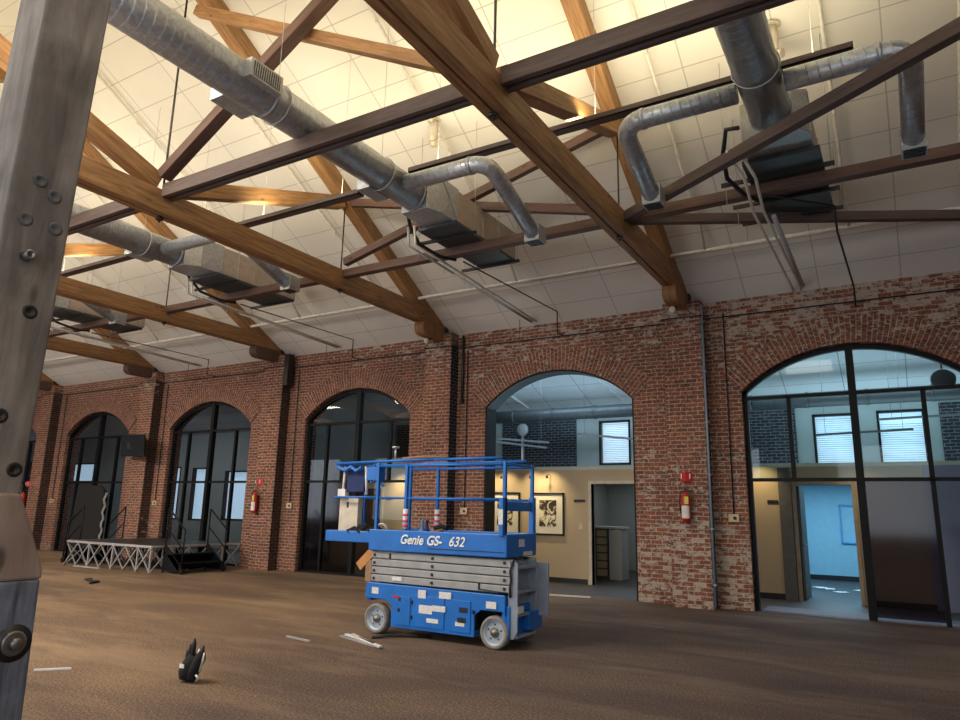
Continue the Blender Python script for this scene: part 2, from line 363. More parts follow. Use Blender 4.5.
    def prism(s, poly, a, b):
        # poly: list of 3D points; a, b offsets (vectors)
        a, b = Vector(a), Vector(b); p = [Vector(q) for q in poly]; n = len(p)
        cu = [(q.z+.3, q.x+q.y) for q in p]
        s.face([q+a for q in reversed(p)], cu[::-1]); s.face([q+b for q in p], cu)
        for k in range(n):
            j = (k+1) % n
            L_ = (p[j]-p[k]).length; D_ = (b-a).length
            s.face([p[k]+a, p[j]+a, p[j]+b, p[k]+b], [(0, 0), (L_, 0), (L_, D_), (0, D_)])
        return s
    def build(s, name, mats, parent=None, origin=(0, 0, 0), bevel=0.0, world=None):
        o0 = Vector(origin)
        me = bpy.data.meshes.new(name)
        me.from_pydata([tuple(v-o0) for v in s.v], [], s.f)
        uvl = me.uv_layers.new(name='UVMap'); k = 0
        for u in s.uv:
            for q in u: uvl.data[k].uv = q; k += 1
        for m in (mats if isinstance(mats, (list, tuple)) else [mats]): me.materials.append(M[m])
        for p, i, sm in zip(me.polygons, s.mi, s.sm): p.material_index = i; p.use_smooth = sm
        import bmesh
        bm = bmesh.new(); bm.from_mesh(me); bmesh.ops.remove_doubles(bm, verts=bm.verts, dist=1e-5); bmesh.ops.recalc_face_normals(bm, faces=bm.faces)
        bm.to_mesh(me); bm.free()
        ob = bpy.data.objects.new(name, me); COL.objects.link(ob)
        if bevel:
            md = ob.modifiers.new('bevel', 'BEVEL'); md.width = bevel; md.segments = 2; md.limit_method = 'ANGLE'; md.angle_limit = 0.7
        if parent: ob.parent = parent
        elif world is not False: ob.location = o0
        return ob
def tag(o, label, cat, group=None, kind=None):
    o['label'] = label; o['category'] = cat
    if group: o['group'] = group
    if kind: o['kind'] = kind
    return o
def root(name, loc, label, cat, group=None, rz=0):
    o = bpy.data.objects.new(name, None); COL.objects.link(o); o.location = loc; o.rotation_euler = (0, 0, rz); o.empty_display_size = .2
    return tag(o, label, cat, group)
def struct(o): o['kind'] = 'structure'; return o
def sroot(name, loc=(0, 0, 0)):
    o = bpy.data.objects.new(name, None); COL.objects.link(o); o.location = loc; o['kind'] = 'structure'; return o
def text_(body, size, loc, rot, m, parent, name='lettering', shear=0.0, off=0.0, ext=0.001, sx=1.0, align='LEFT'):
    cu = bpy.data.curves.new(name, 'FONT'); cu.body = body; cu.size = size; cu.shear = shear; cu.offset = 0; cu.bevel_depth = off; cu.bevel_resolution = 1; cu.extrude = ext; cu.align_x = align
    cu.materials.append(M[m]); o = bpy.data.objects.new(name, cu); COL.objects.link(o)
    o.location = loc; o.rotation_euler = rot; o.scale = (sx, 1, 1)
    if parent: o.parent = parent
    return o
def text(body, *a, **k):
    o = text_(body, *a, **k)
    bpy.context.view_layer.update()
    me = bpy.data.meshes.new_from_object(o.evaluated_get(bpy.context.evaluated_depsgraph_get()))
    n = bpy.data.objects.new('lettering', me); COL.objects.link(n); n.parent = o.parent; n.location = o.location; n.rotation_euler = o.rotation_euler; n.scale = o.scale
    bpy.data.objects.remove(o); return n
def copy_tree(o, parent=None):
    c = o.copy(); COL.objects.link(c)
    if parent: c.parent = parent
    for ch in [k for k in bpy.data.objects if k.parent == o]: copy_tree(ch, c)
    return c

# ------------------------------------------------------------------ dimensions of the hall
YW = 13.27          # inner face of the arcade wall
TOPW = 5.6          # top of the wall
RS = 0.58           # roof slope
YR = 5.7            # ridge
YF = 2*YR - YW      # opposite wall (behind the camera)
ZR = TOPW + RS*(YW-YR)
XL, XR = -31.0, 8.2
def roofz(y): return TOPW + RS*(YW - y) if y > YR else TOPW + RS*(y - YF)
PIL = [-2.99, -8.59, -13.95, -19.47, -25.17]     # right edges of the pilasters
TR = [2.25, -3.33, -8.93, -14.28, -19.8, -25.5]  # truss planes
ARC = {5: -0.585, 4: -6.12, 3: -11.6, 2: -17.13, 1: -22.75, 0: -28.1, 6: 5.05}
HW = {5: 1.79, 4: 1.70, 3: 1.70, 2: 1.77, 1: 1.76, 0: 1.7, 6: 1.7}
SPR, CRN = 3.84, 4.56

# floor
fb = MB(); fb.face([(XL, YF, 0), (XR, YF, 0), (XR, YW+.12, 0), (XL, YW+.12, 0)])
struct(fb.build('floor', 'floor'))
fb = MB(); fb.box(XL-6, XR, YW+.12, 22.5, -.1, 0.0)
struct(fb.build('floor', 'annex_floor'))
# roof: two slopes of white panels
cb = MB()
for (ya, yb, sgn) in ((YW+.45, YR, 1), (YF-.45, YR, -1)):
    za = TOPW + RS*((YW-ya) if sgn > 0 else (ya-YF))
    k = math.sqrt(1+RS*RS); off = -.45*k
    L_ = abs(yb-ya)*k
    cb.face([(XL, ya, za), (XR, ya, za), (XR, yb, ZR), (XL, yb, ZR)], [(XL, off), (XR, off), (XR, off+L_), (XL, off+L_)])
    cb.face([(XL, ya, za+.15), (XR, ya, za+.15), (XR, yb, ZR+.15), (XL, yb, ZR+.15)])
struct(cb.build('ceiling', 'ceiling'))

def arcz(x, c, hw):
    rise = CRN-SPR; R = (hw*hw+rise*rise)/(2*rise)
    return SPR + math.sqrt(max(0, R*R-(x-c)**2)) - (R-rise)
# arcade wall
wb = MB(); y0, y1 = YW, YW+.42
segs = []
keys = sorted(ARC, key=lambda k: ARC[k])
edges = [XL]
for k in keys: edges += [ARC[k]-HW[k], ARC[k]+HW[k]]
edges.append(XR)
for i in range(0, len(edges), 2):
    a, b = edges[i], edges[i+1]
    wb.box(a, b, y0, y1, 0, TOPW, 'z')
NA = 20
for k in keys:
    c, hw = ARC[k], HW[k]
    for i in range(NA):
        xa = c-hw+2*hw*i/NA; xb = c-hw+2*hw*(i+1)/NA; za, zb = arcz(xa, c, hw), arcz(xb, c, hw)
        wb.hexa([Vector((xa, y0, za)), Vector((xb, y0, zb)), Vector((xb, y1, zb)), Vector((xa, y1, za)),
                 Vector((xa, y0, TOPW)), Vector((xb, y0, TOPW)), Vector((xb, y1, TOPW)), Vector((xa, y1, TOPW))])
wall = struct(wb.build('wall_back', 'brick'))
# pilasters and arch rings belong to the wall
for i, pr in enumerate(PIL):
    p = MB().box(pr-.70, pr, YW-.3, YW, 0, TOPW, 'z'); p.build('pilaster', 'brick', wall)
    q = MB(); q.box(pr, pr+.012, YW-.3, YW, 0, TOPW-.28, 'z'); q.build('dark_side', 'brick_dark' if i < 2 else 'brick_darkbrown', wall)  # darker brick slab over the pilaster's right side face
for k in keys:
    c, hw = ARC[k], HW[k]; rise = CRN-SPR; R = (hw*hw+rise*rise)/(2*rise); cz = CRN-R; a0 = math.asin(hw/R)
    rb = MB(); n = 36; T = .5
    for i in range(n):
        t0 = -a0+2*a0*i/n; t1 = -a0+2*a0*(i+1)/n; yy = YW-.018
        q = [(c+r*math.sin(t), yy, cz+r*math.cos(t)) for r, t in ((R, t0), (R, t1), (R+T, t1), (R+T, t0))]
        rb.face(q, [(0, t0*R), (0, t1*R), (T*2.6, t1*R), (T*2.6, t0*R)])
        rb.face([q[0], q[1], (q[1][0], YW+.2, q[1][2]), (q[0][0], YW+.2, q[0][2])], [(0, t0*R), (0, t1*R), (.2, t1*R), (.2, t0*R)])
        rb.face([q[3], q[2], (q[2][0], YW, q[2][2]), (q[3][0], YW, q[3][2])], [(0, t0*R), (0, t1*R), (.02, t1*R), (.02, t0*R)])
    for t in (-a0, a0):
        q = [(c+r*math.sin(t), y, cz+r*math.cos(t)) for r, y in ((R, YW-.018), (R+T, YW-.018), (R+T, YW), (R, YW))]
        rb.face(q)
    rb.build('arch_ring', 'brick_uv', wall)
# thin shelf of brick along the wall head (bricks on end)
# gable ends and the wall behind the camera
gb = MB()
for x in (XL, XR):
    gb.prism([(x, YF-.3, 0), (x, YW+.42, 0), (x, YW+.42, TOPW), (x, YR, ZR), (x, YF-.3, TOPW)], (0, 0, 0), (.2 if x > 0 else -.2, 0, 0))
    struct(gb.build('wall_right' if x > 0 else 'wall_left', 'brick')); gb = MB()
fw = MB(); wins = []
x = XL; yA, yB = YF-.35, YF
cs = [-27.5, -22.2, -16.8, -11.5, -6.1, -.5, 5.0]
e = [XL]
for c in cs: e += [c-1.5, c+1.5]
e.append(XR)
for i in range(0, len(e), 2): fw.box(e[i], e[i+1], yA, yB, 0, TOPW, 'z')
for c in cs:
    fw.box(c-1.5, c+1.5, yA, yB, 0, 1.0, 'x'); fw.box(c-1.5, c+1.5, yA, yB, 4.2, TOPW, 'x')
struct(fw.build('wall_front', 'brick'))

# ------------------------------------------------------------------ roof trusses
tlab = {0: 'timber roof truss over the right edge of the hall, where the long ties end',
        1: 'nearest timber roof truss crossing the top middle, ending above the right pilaster with extinguisher',
        2: 'orange timber roof truss landing above the pilaster just behind the blue lift platform',
        3: 'timber roof truss third from the right, ending left of the dark-framed arch behind the lift',
        4: 'short-looking timber roof truss ending above the pilaster beside the television',
        5: 'farthest timber roof truss, mostly hidden behind the weathered post'}
NODES = [9.55, YR, 2*YR-9.55]
for i, tx in enumerate(TR):
    t = root('roof_truss', (tx, YW, TOPW), tlab[i], 'roof truss', 'timber trusses carrying the white roof')
    O = (tx, YW, TOPW)
    w = .26
    b = MB()
    b.box(tx-w/2, tx-.012, YF-.2, YW+.25, 5.70, 6.05, 'y'); b.box(tx+.012, tx+w/2, YF-.2, YW+.25, 5.70, 6.05, 'y')
    b.box(tx-.012, tx+.012, YF-.2, YW+.25, 5.72, 6.02, 'y')
    b.build('bottom_chord', 'orange_wood', t, O, bevel=.012)
    for sgn in (1, -1):
        def Y(y): return y if sgn > 0 else 2*YR-y
        b = MB(); hh = .30
        a_ = (tx, Y(YW+.2), roofz(YW)-.2*RS-hh/2-.02); c_ = (tx, YR, ZR-hh/2-.02)
        b.bar(a_, c_, .24, hh, (0, 0, 1)); b.build('rafter', 'orange_wood', t, O, bevel=.012)
        b = MB()
        b.bar((tx, Y(YR+.12), 6.17), (tx, Y(9.42), roofz(9.42)-.40), .22, .24); b.build('strut', 'orange_wood', t, O, bevel=.01)
        b = MB(); b.cyl((tx, Y(9.55), 5.62), (tx, Y(9.55), roofz(9.55)-.1), .014, 8)
        b.disc((tx, Y(9.55), 5.66), (0, 0, 1), [(.05, 0), (.05, .03)], 8); b.build('tie_rod', 'iron', t, O)
        # bolster block under the chord end with a rounded nose
        yb = Y(YW-.32); d = -sgn
        prof = [(tx, yb, 5.70), (tx, yb+d*.78, 5.70), (tx, yb+d*.80, 5.62)]
        prof += [(tx, yb+d*(.62+.18*math.cos(q)), 5.58-.16*math.sin(q)) for q in (0, .4, .8, 1.2, 1.57)] + [(tx, yb, 5.42)]
        b = MB(); b.prism(prof, (-.13, 0, 0), (.13, 0, 0)); b.build('bolster', 'orange_wood' if i < 3 else 'dark_wood', t, O, bevel=.01)
        b = MB(); b.box(tx-.15, tx+.15, Y(YW-.12)-.1, Y(YW-.12)+.1, TOPW, 5.70)
        b.box(tx-.17, tx-.135, Y(YW-.22)-.05, Y(YW-.22)+.05, 5.45 if False else 5.62, 6.1); b.box(tx+.135, tx+.17, Y(YW-.22)-.05, Y(YW-.22)+.05, 5.62, 6.1)
        b.build('bearing_plate', 'iron', t, O)
    b = MB(); b.cyl((tx, YR, 5.6), (tx, YR, ZR-.2), .016, 8); b.disc((tx, YR, 5.64), (0, 0, 1), [(.055, 0), (.055, .03)], 8); b.build('tie_rod', 'iron', t, O)

# longitudinal ties and sway braces between the trusses
def bay(i): return TR[i+1]+.13, TR[i]-.13     # from left truss face to right truss face
bayname = ['the right-hand bay', 'the bay above the lift', 'the second bay left of the lift', 'the third bay left of the lift', 'the farthest left bay']
for i in range(5):
    xa, xb = bay(i)
    for (yy, nm, mt, zc) in ((YR, 'near the ridge line', 'steel_brown', 6.03), (9.55, 'above the arcade side', 'dark_wood', 5.98)):
        b = MB(); w = .13
        if yy == YR:
            b.box(xa, xb, yy-.10, yy-.03, zc-.10, zc+.10, 'x'); b.box(xa, xb, yy+.03, yy+.10, zc-.10, zc+.10, 'x'); b.box(xa, xb, yy-.03, yy+.03, zc-.06, zc+.08, 'x')
        else:
            b.box(xa, xb, yy-.08, yy+.08, zc-.075, zc+.075, 'x')
        o = b.build('tie_beam', mt, None, ((xa+xb)/2, yy, zc), bevel=.008)
        tag(o, 'dark horizontal tie beam %s in %s' % (nm, bayname[i]), 'beam', 'horizontal tie beams between the trusses')
def brace(a, b_, m, lab, w=.12, h=.15):
    q = MB(); mid = (Vector(a)+Vector(b_))/2; q.bar(a, b_, w, h); o = q.build('sway_brace', m, None, mid, bevel=.008)
    tag(o, lab, 'brace', 'diagonal braces between the trusses')
A, B, Z = TR[1], TR[2], TR[0]
hi9 = roofz(9.4)-.42; dx = .14
brace((B+dx, 9.50, 6.2), (A-dx, 9.50, hi9+.12), 'dark_wood', 'dark diagonal brace rising to the right behind the duct box over the lift')
brace((A-dx, 9.62, 6.18), (B+dx, 9.62, hi9+.05), 'dark_wood', 'reddish diagonal brace sloping down right past the elbow duct above the lift')
brace((A+dx, 9.45, 5.95), (Z-dx, 6.1, 5.95), 'steel_brown', 'dark diagonal brace rising steeply to the top right corner')
brace((A+dx, 9.70, 6.0), (Z-dx, 12.3, 6.0), 'steel_brown', 'dark level brace running right just under the grey air unit', .12, .14)
brace((B+dx, YR-.1, 6.25), (A-dx, YR-.1, 9.35), 'dark_wood', 'brown diagonal brace leaning right across the big silver duct at top', .18, .16)
brace((A-dx, YR+.12, 6.25), (B+dx, YR+.12, 9.15), 'orange_wood', 'light brown diagonal brace running from the top left corner down to the middle truss', .14, .16)

# ------------------------------------------------------------------ weathered post at the left, with its stepped base
pt = root('timber_post', (-3.39, 1.51, 0), 'large weathered grey timber post standing close at the left edge', 'post')
O = (-3.39, 1.51, 0)
b = MB()
x0, x1 = -3.53, -3.25
b.hexa([Vector(p) for p in ((x0, 1.34, 1.55), (x1, 1.34, 1.55), (x1, 1.60, 1.55), (x0, 1.60, 1.55), (x0, 1.40, 5.7), (x1, 1.40, 5.7), (x1, 1.71, 5.7), (x0, 1.71, 5.7))])
b.build('shaft', 'post_wood', pt, O, bevel=.012)
b = MB()
prof = [(1.28, 1.27), (1.735, 1.27), (1.735, 1.31), (1.60, 1.63), (1.34, 1.63), (1.28, 1.5)]
b.prism([(0, y, z) for y, z in prof], (x0-.02, 0, 0), (x1+.015, 0, 0)); b.build('base_block', 'post_base', pt, O, bevel=.012)
b = MB(); b.hexa([Vector(p) for p in ((x0-.02, 1.28, 0), (x1+.015, 1.28, 0), (x1+.015, 1.75, 0), (x0-.02, 1.75, 0), (x0-.02, 1.28, 1.27), (x1+.015, 1.28, 1.27), (x1+.015, 1.73, 1.27), (x0-.02, 1.73, 1.27))])
b.build('lower_base', 'post_low', pt, O, bevel=.01)
b = MB(); b.disc((x1+.015, 1.655, 1.02), (1, 0, 0), [(.050, .003), (.050, .010), (.042, .014), (.03, .012)], 24, True); b.disc((x1+.015, 1.655, 1.02), (1, 0, 0), [(.026, .012), (.026, .034), (.0, .036)], 6); b.build('bolt', 'boltmetal', pt, O)
b = MB(); b.disc((x1+.015, 1.655, 1.02), (1, 0, 0), [(.075, 0), (.075, .002), (.0, .003)], 24); b.build('bolt_recess', 'iron', pt, O)
b = MB(); b.disc((x1, 1.462, 2.66), (1, 0, .0), [(.022, 0), (.022, .055), (.012, .055), (.012, .03)], 14); b.build('pipe_stub', 'boltmetal', pt, O)
for (yy, zz) in ((1.475, 3.03), (1.545, 2.98), (1.44, 2.83), (1.57, 2.83), (1.52, 2.42), (1.47, 1.95), (1.56, 1.73)):
    b = MB(); b.disc((x1, yy, zz), (1, 0, 0), [(.032, 0), (.032, .003), (.026, .005), (.016, .005), (.014, .001), (0, .001)], 14); b.build('bolt_hole', 'iron' if zz < 2.5 else 'greycol', pt, O)

# ------------------------------------------------------------------ ducts and air units
UX = [-.95, -6.08, -11.7, -17.2]
UH = [.39, .30, .36, .36]; UY = [8.4, 8.2, 8.1, 8.1]
un = ['upper right air unit beside the white drop pipes', 'air unit above the lift, in the middle of the roof', 'air unit seen behind the orange truss at left', 'farthest air unit beside the post']
dn = ['large silver spiral duct running to the top right', 'long silver spiral duct crossing the top left to the middle', 'silver spiral duct at left behind the orange truss', 'silver spiral duct far left beside the post']
def arc(c, v0, v1, r, n=6):
    # quarter bend starting at direction v0 turning to v1, c = corner point
    c, v0, v1 = Vector(c), Vector(v0).normalized(), Vector(v1).normalized()
    out = []
    ce = c - v0*r + v1*r
    for k in range(n+1):
        t = PI/2*k/n; out.append(ce - v1*r*math.cos(t) + v0*r*math.sin(t))
    return out
for i, ux_ in enumerate(UX):
    zc = 6.34; R = .235; hu = UH[i]; y0u = UY[i]; O = (ux_, 5.0, zc)
    d = root('air_duct', O, dn[i], 'air duct', 'round spiral ducts hanging under the roof')
    b = MB(); ya = .9 if i < 2 else 2.5
    b.tube([(ux_, ya, zc), (ux_, 4.0, zc), (ux_, y0u-.2, zc)], R, 32)
    b.tube([(ux_, y0u-.25, zc), (ux_, y0u-.2, zc)], R+.012, 32); b.tube([(ux_, 5.0, zc), (ux_, 5.05, zc)], R+.01, 32)
    b.build('main_pipe', 'duct', d, O)
    # branch(es)
    for sg in ((1, -1) if i == 0 else (1,)):
        L_ = (1.42 if sg > 0 else 1.6) if i == 0 else (1.62 if i == 1 else 2.05); r = .118; yb = 7.5; zb = 6.27; dl = 1.25 if i == 0 else 1.5
        v1 = Vector((0, .93, -.36)).normalized()
        p = [(ux_+sg*.25, yb, zb)] + arc((ux_+sg*L_, yb, zb), (sg, 0, 0), v1, .24) + [Vector((ux_+sg*L_, yb, zb))+v1*dl]
        b = MB(); b.tube(p, r, 20); b.tube([Vector(p[1])-Vector((sg*.05, 0, 0)), p[1]], r+.01, 20); b.build('branch_pipe', 'duct', d, O)
        e_ = Vector(p[-1]); b = MB(); b.box(e_.x-.125, e_.x+.125, e_.y-.06, e_.y+.2, e_.z-.13, e_.z+.13)
        b.mat(1)
        for k in range(5): b.box(e_.x-.11, e_.x+.11, e_.y-.04+.046*k, e_.y-.02+.046*k, e_.z-.14, e_.z-.128)
        b.build('diffuser', ['galv', 'black'], d, O)
    # side registers with louvres
    def register(yc, sg, zz):
        g = MB(); x0_, x1_ = (ux_+.1, ux_+.33) if sg > 0 else (ux_-.33, ux_-.1)
        g.box(x0_, x1_, yc-.23, yc+.23, zz-.11, zz+.11); g.mat(1)
        xf = x1_ if sg > 0 else x0_
        g.box(xf-.003, xf+.003, yc-.19, yc+.19, zz-.085, zz+.085); g.mat(0)
        for k in range(12): g.bar((xf+.008*sg, yc-.18+.031*k, zz-.085), (xf+.008*sg, yc-.17+.031*k, zz+.085), .006, .012)
        g.build('register', ['galv', 'black'], d, O)
    (register(4.75, 1, zc+.02), register(4.75, -1, zc-.10), register(7.3, -1, zc-.12)) if i else None
    for yy in (2.6, 5.2, 7.2):
        b = MB(); b.tube([(ux_+(R+.015)*math.cos(q*PI/12), yy, zc+(R+.015)*math.sin(q*PI/12)) for q in range(25)], .008, 6)
        b.cyl((ux_, yy, zc+R), (ux_, yy, roofz(yy)), .004, 5); b.build('hanger', 'grey_pipe', d, O)
    # air handler
    O = (ux_, 9.2, 5.95); y0_ = y0u; y1_ = y0_+.62; y2_ = y1_+2.0; zb_ = 6.13; zt_ = 6.72
    u = root('air_handler', O, un[i], 'air handling unit', 'box air units hanging at the ends of the ducts')
    b = MB(); b.hexa([Vector(p) for p in ((ux_-hu, y0_+.12, zb_), (ux_+hu, y0_+.12, zb_), (ux_+hu, y0_+.12, zt_), (ux_-hu, y0_+.12, zt_), (ux_-hu, y1_, zb_), (ux_+hu, y1_, zb_), (ux_+hu, y1_, zt_), (ux_-hu, y1_, zt_))])
    b.hexa([Vector((ux_-.24, y0_-.18, zc-.24)), Vector((ux_+.24, y0_-.18, zc-.24)), Vector((ux_+.24, y0_-.18, zc+.24)), Vector((ux_-.24, y0_-.18, zc+.24)),
            Vector((ux_-hu, y0_+.12, zb_)), Vector((ux_+hu, y0_+.12, zb_)), Vector((ux_+hu, y0_+.12, zt_)), Vector((ux_-hu, y0_+.12, zt_))])
    for q in (0, 1):
        b.bar((ux_+hu+.005, y0_+.14 if q else y1_-.02, zb_+.02), (ux_+hu+.005, y1_-.02 if q else y0_+.14, zt_-.02), .01, .012)
    b.build('plenum', 'galv', u, O, bevel=.006)
    b = MB(); b.box(ux_-hu+.01, ux_+hu-.01, y1_+.01, y2_, zb_+.01, zt_-.02, 'y'); b.box(ux_-hu, ux_+hu, y1_+.8, y1_+.83, zb_, zt_); b.build('casing', 'unit', u, O, bevel=.01)
    b = MB(); b.box(ux_-hu-.07, ux_+hu+.07, y0_+.45, y2_-.1, zb_-.07, zb_-.015, 'y'); b.build('drain_pan', 'darkunder', u, O)
    for yy in (y1_+.25, y1_+1.05, y1_+1.75):
        b = MB(); b.box(ux_-hu-.42, ux_+hu+.2, yy-.022, yy+.022, zb_-.12, zb_-.07, 'x')
        b.build('support_channel', 'black', u, O)
        for xx in (ux_-hu-.36, ux_+hu+.16):
            b = MB(); b.cyl((xx, yy, zb_-.38 if xx < ux_ else zb_-.14), (xx, yy, roofz(yy)), .006, 6); b.build('hanger_rod', 'grey_pipe', u, O)
    b = MB(); b.tube([(ux_-hu-.01, 8.4, 6.35), (ux_-hu-.17, 8.45, 6.4), (ux_-hu-.27, 8.7, 6.2), (ux_-hu-.29, 9.0, 6.0), (ux_-hu-.15, 9.4, 5.9), (ux_-hu, 9.7, 5.9)], .03, 8); b.build('flexible_hose', 'cable', u, O)
    # condensate and refrigerant lines down to the wall
    lab = 'pair of pale pipes sloping from the %s down to the wall' % ('upper right air unit' if i == 0 else ('middle air unit' if i == 1 else ('left air unit' if i == 2 else 'farthest air unit')))
    pr = root('drop_pipes', (ux_-.3, 11, 5.8), lab, 'pipes', 'pale pipes from air units to the wall head')
    for q in (0, 1):
        xx = ux_-.42+.13*q
        b = MB(); b.tube([(xx-.12, 8.3, 6.02), (xx, 8.75, 5.80), (xx-.06, 9.7, 5.74), (xx-.0, 13.0, 5.64), (xx, 13.25, 5.62)] if i == 0 else
                         [(xx-.12, 8.6, 6.15), (xx-.1, 8.62, 5.82), (xx-.05, 9.4, 5.76), (xx-.15, 13.2, 5.66)], .021, 8)
        b.build('pipe', 'white_pipe' if i == 0 or q else 'grey_pipe', pr, (ux_-.3, 11, 5.8))
    b = MB(); b.tube([(ux_-.25 if i == 0 else ux_-.44, 9.9, 5.72), (ux_-.25 if i == 0 else ux_-.52, 13.15, 5.66)], .035 if i == 0 else .018, 10); b.build('sleeve', 'grey_pipe' if i == 0 else 'white_pipe', pr, (ux_-.3, 11, 5.8))
    # black gas line with drop
    gl = MB(); gx = ux_+.02 if i else ux_+.55
    if i: gl.tube([(gx-.1, 9.6, 5.80), (gx+.14, 12.95, 5.74), (gx+.14, 12.95, 5.30), (gx+.14, 13.25, 5.28)], .014, 8); gl.tube([(gx-.75, 12.95, 5.68), (gx-.75, 12.95, 5.26), (gx-.75, 13.25, 5.25)], .007, 6)
    else: gl.tube([(gx-.9, 9.4, 5.86), (gx-.35, 9.9, 5.84), (gx-.05, 10.2, 5.84), (gx-.05, 10.3, 5.5), (gx+.0, 13.15, 5.52), (gx, 13.2, 5.2), (gx, 13.25, 5.2)], .015, 8)
    o = gl.build('gas_pipe', 'cable', None, (ux_, 11, 5.8))
    tag(o, ['thin black pipe dropping at the head of the right wall beside the white pipes', 'thin black pipe stepping down above the open arch', 'thin black pipe stepping down above the dark arch left of the lift',
            'thin black pipe stepping down above the arch behind the stage stairs'][i], 'pipe', 'black gas pipes at the wall head')

# linear uplights
lamps = [(-5.82, -.02, 'long thin linear uplight over the middle, its right end near the elbow duct'), (-11.0, -6.7, 'thin linear uplight left of the middle air unit'),
         (-17.5, -12.35, 'thin linear uplight at left next to the weathered post'), (-23.5, -18.5, 'farthest thin linear uplight at left')]
WARM = (1.0, 0.83, 0.50)
for (xa, xb, lab) in lamps:
    O = ((xa+xb)/2, 7.5, 6.3)
    f = root('linear_uplight', O, lab, 'ceiling lamp', 'linear uplights hung under the roof')
    z0 = 6.42 if xb > -6 else 6.34
    yy = 7.52 if xb > -6 else 7.5
    if xb > -1: yy, z0 = 7.85, 6.68; xa -= .22
    b = MB(); b.box(xa, xb, yy-.07, yy+.07, z0-.06, z0-.045, 'x'); b.box(xa, xb, yy-.07, yy-.062, z0-.06, z0+.02, 'x'); b.box(xa, xb, yy+.062, yy+.07, z0-.06, z0+.02, 'x'); b.box(xa, xa+.01, yy-.07, yy+.07, z0-.06, z0+.02); b.box(xb-.01, xb, yy-.07, yy+.07, z0-.06, z0+.02)
    b.build('housing', 'steel_brown', f, O)
    b = MB(); b.cyl((xa+.03, yy, z0-.01), (xb-.03, yy, z0-.01), .016, 8); b.build('lamp_tube', 'tube', f, O)
    for xx in (xa+.5, (xa+xb)/2, xb-.4):
        b = MB(); b.cyl((xx, yy, z0-.05), (xx, yy, roofz(yy)), .003, 5); b.build('suspension_wire', 'grey_pipe', f, O)
    ld = bpy.data.lights.new('uplight', 'AREA'); ld.shape = 'RECTANGLE'; ld.size = (xb-xa)-.1; ld.size_y = .12; ld.color = WARM; ld.energy = 15.5*(xb-xa); ld.spread = PI*.95
    lo = bpy.data.objects.new('uplight', ld); COL.objects.link(lo); lo.location = ((xa+xb)/2, yy, z0+.03); lo.rotation_euler = (PI, 0, 0)
# their twins over the other slope, behind and above the camera
for (xa, xb, lab) in lamps:
    ld = bpy.data.lights.new('uplight', 'AREA'); ld.shape = 'RECTANGLE'; ld.size = (xb-xa)-.1; ld.size_y = .12; ld.color = WARM; ld.energy = 15*(xb-xa); ld.spread = PI*.95
    lo = bpy.data.objects.new('uplight', ld); COL.objects.link(lo); lo.location = ((xa+xb)/2, 3.9, 6.45); lo.rotation_euler = (PI, 0, 0)

# sprinkler main and branch lines under the roof
O = (-10, 11.95, 6.17)
sp = root('sprinkler_main', O, 'long white sprinkler pipe running level along the roof foot above the arches', 'sprinkler pipe')
b = MB(); b.cyl((XL+.2, 11.95, 6.14), (-3.33-.0, 11.95, 6.17), .036, 12); b.cyl((-3.33, 11.95, 6.17), (XR-.2, 11.95, 6.17), .036, 12); b.build('main_run', 'white_pipe', sp, O)
for k, xx in enumerate((1.15, -.35, -2.6, -6.35, -9.8, -12.4, -15.3, -18.0, -21.2)):
    b = MB(); b.tube([(xx, 11.95, 6.16), (xx, 11.6, roofz(11.6)-.08), (xx, YR+.3, roofz(YR+.3)-.09)], .027, 8)
    for q in range(3): b.cyl((xx, 7.2+1.5*q, roofz(7.2+1.5*q)-.09), (xx, 7.2+1.5*q, roofz(7.2+1.5*q)-.19), .012, 6)
    b.build('branch_line', 'white_pipe', sp, O)
# flues poking through the roof
for (xx, yy, lab) in ((-6.35, 8.85, 'short cream vent pipe under the roof behind the elbow duct'), (-.95, 9.0, 'short cream vent pipe under the roof beside the right duct')):
    b = MB(); z1 = roofz(yy); b.cyl((xx, yy, z1-.42), (xx, yy, z1-.02), .075, 14); b.disc((xx, yy, z1-.03), (0, 0, 1), [(.12, 0), (.12, .02)], 14); b.tube([(xx, yy, z1-.4), (xx+.02, yy-.02, z1-.47), (xx+.12, yy-.06, z1-.5)], .06, 10)
    tag(b.build('vent_pipe', 'cream', None, (xx, yy, z1-.2)), lab, 'vent pipe', 'vent pipes through the roof')

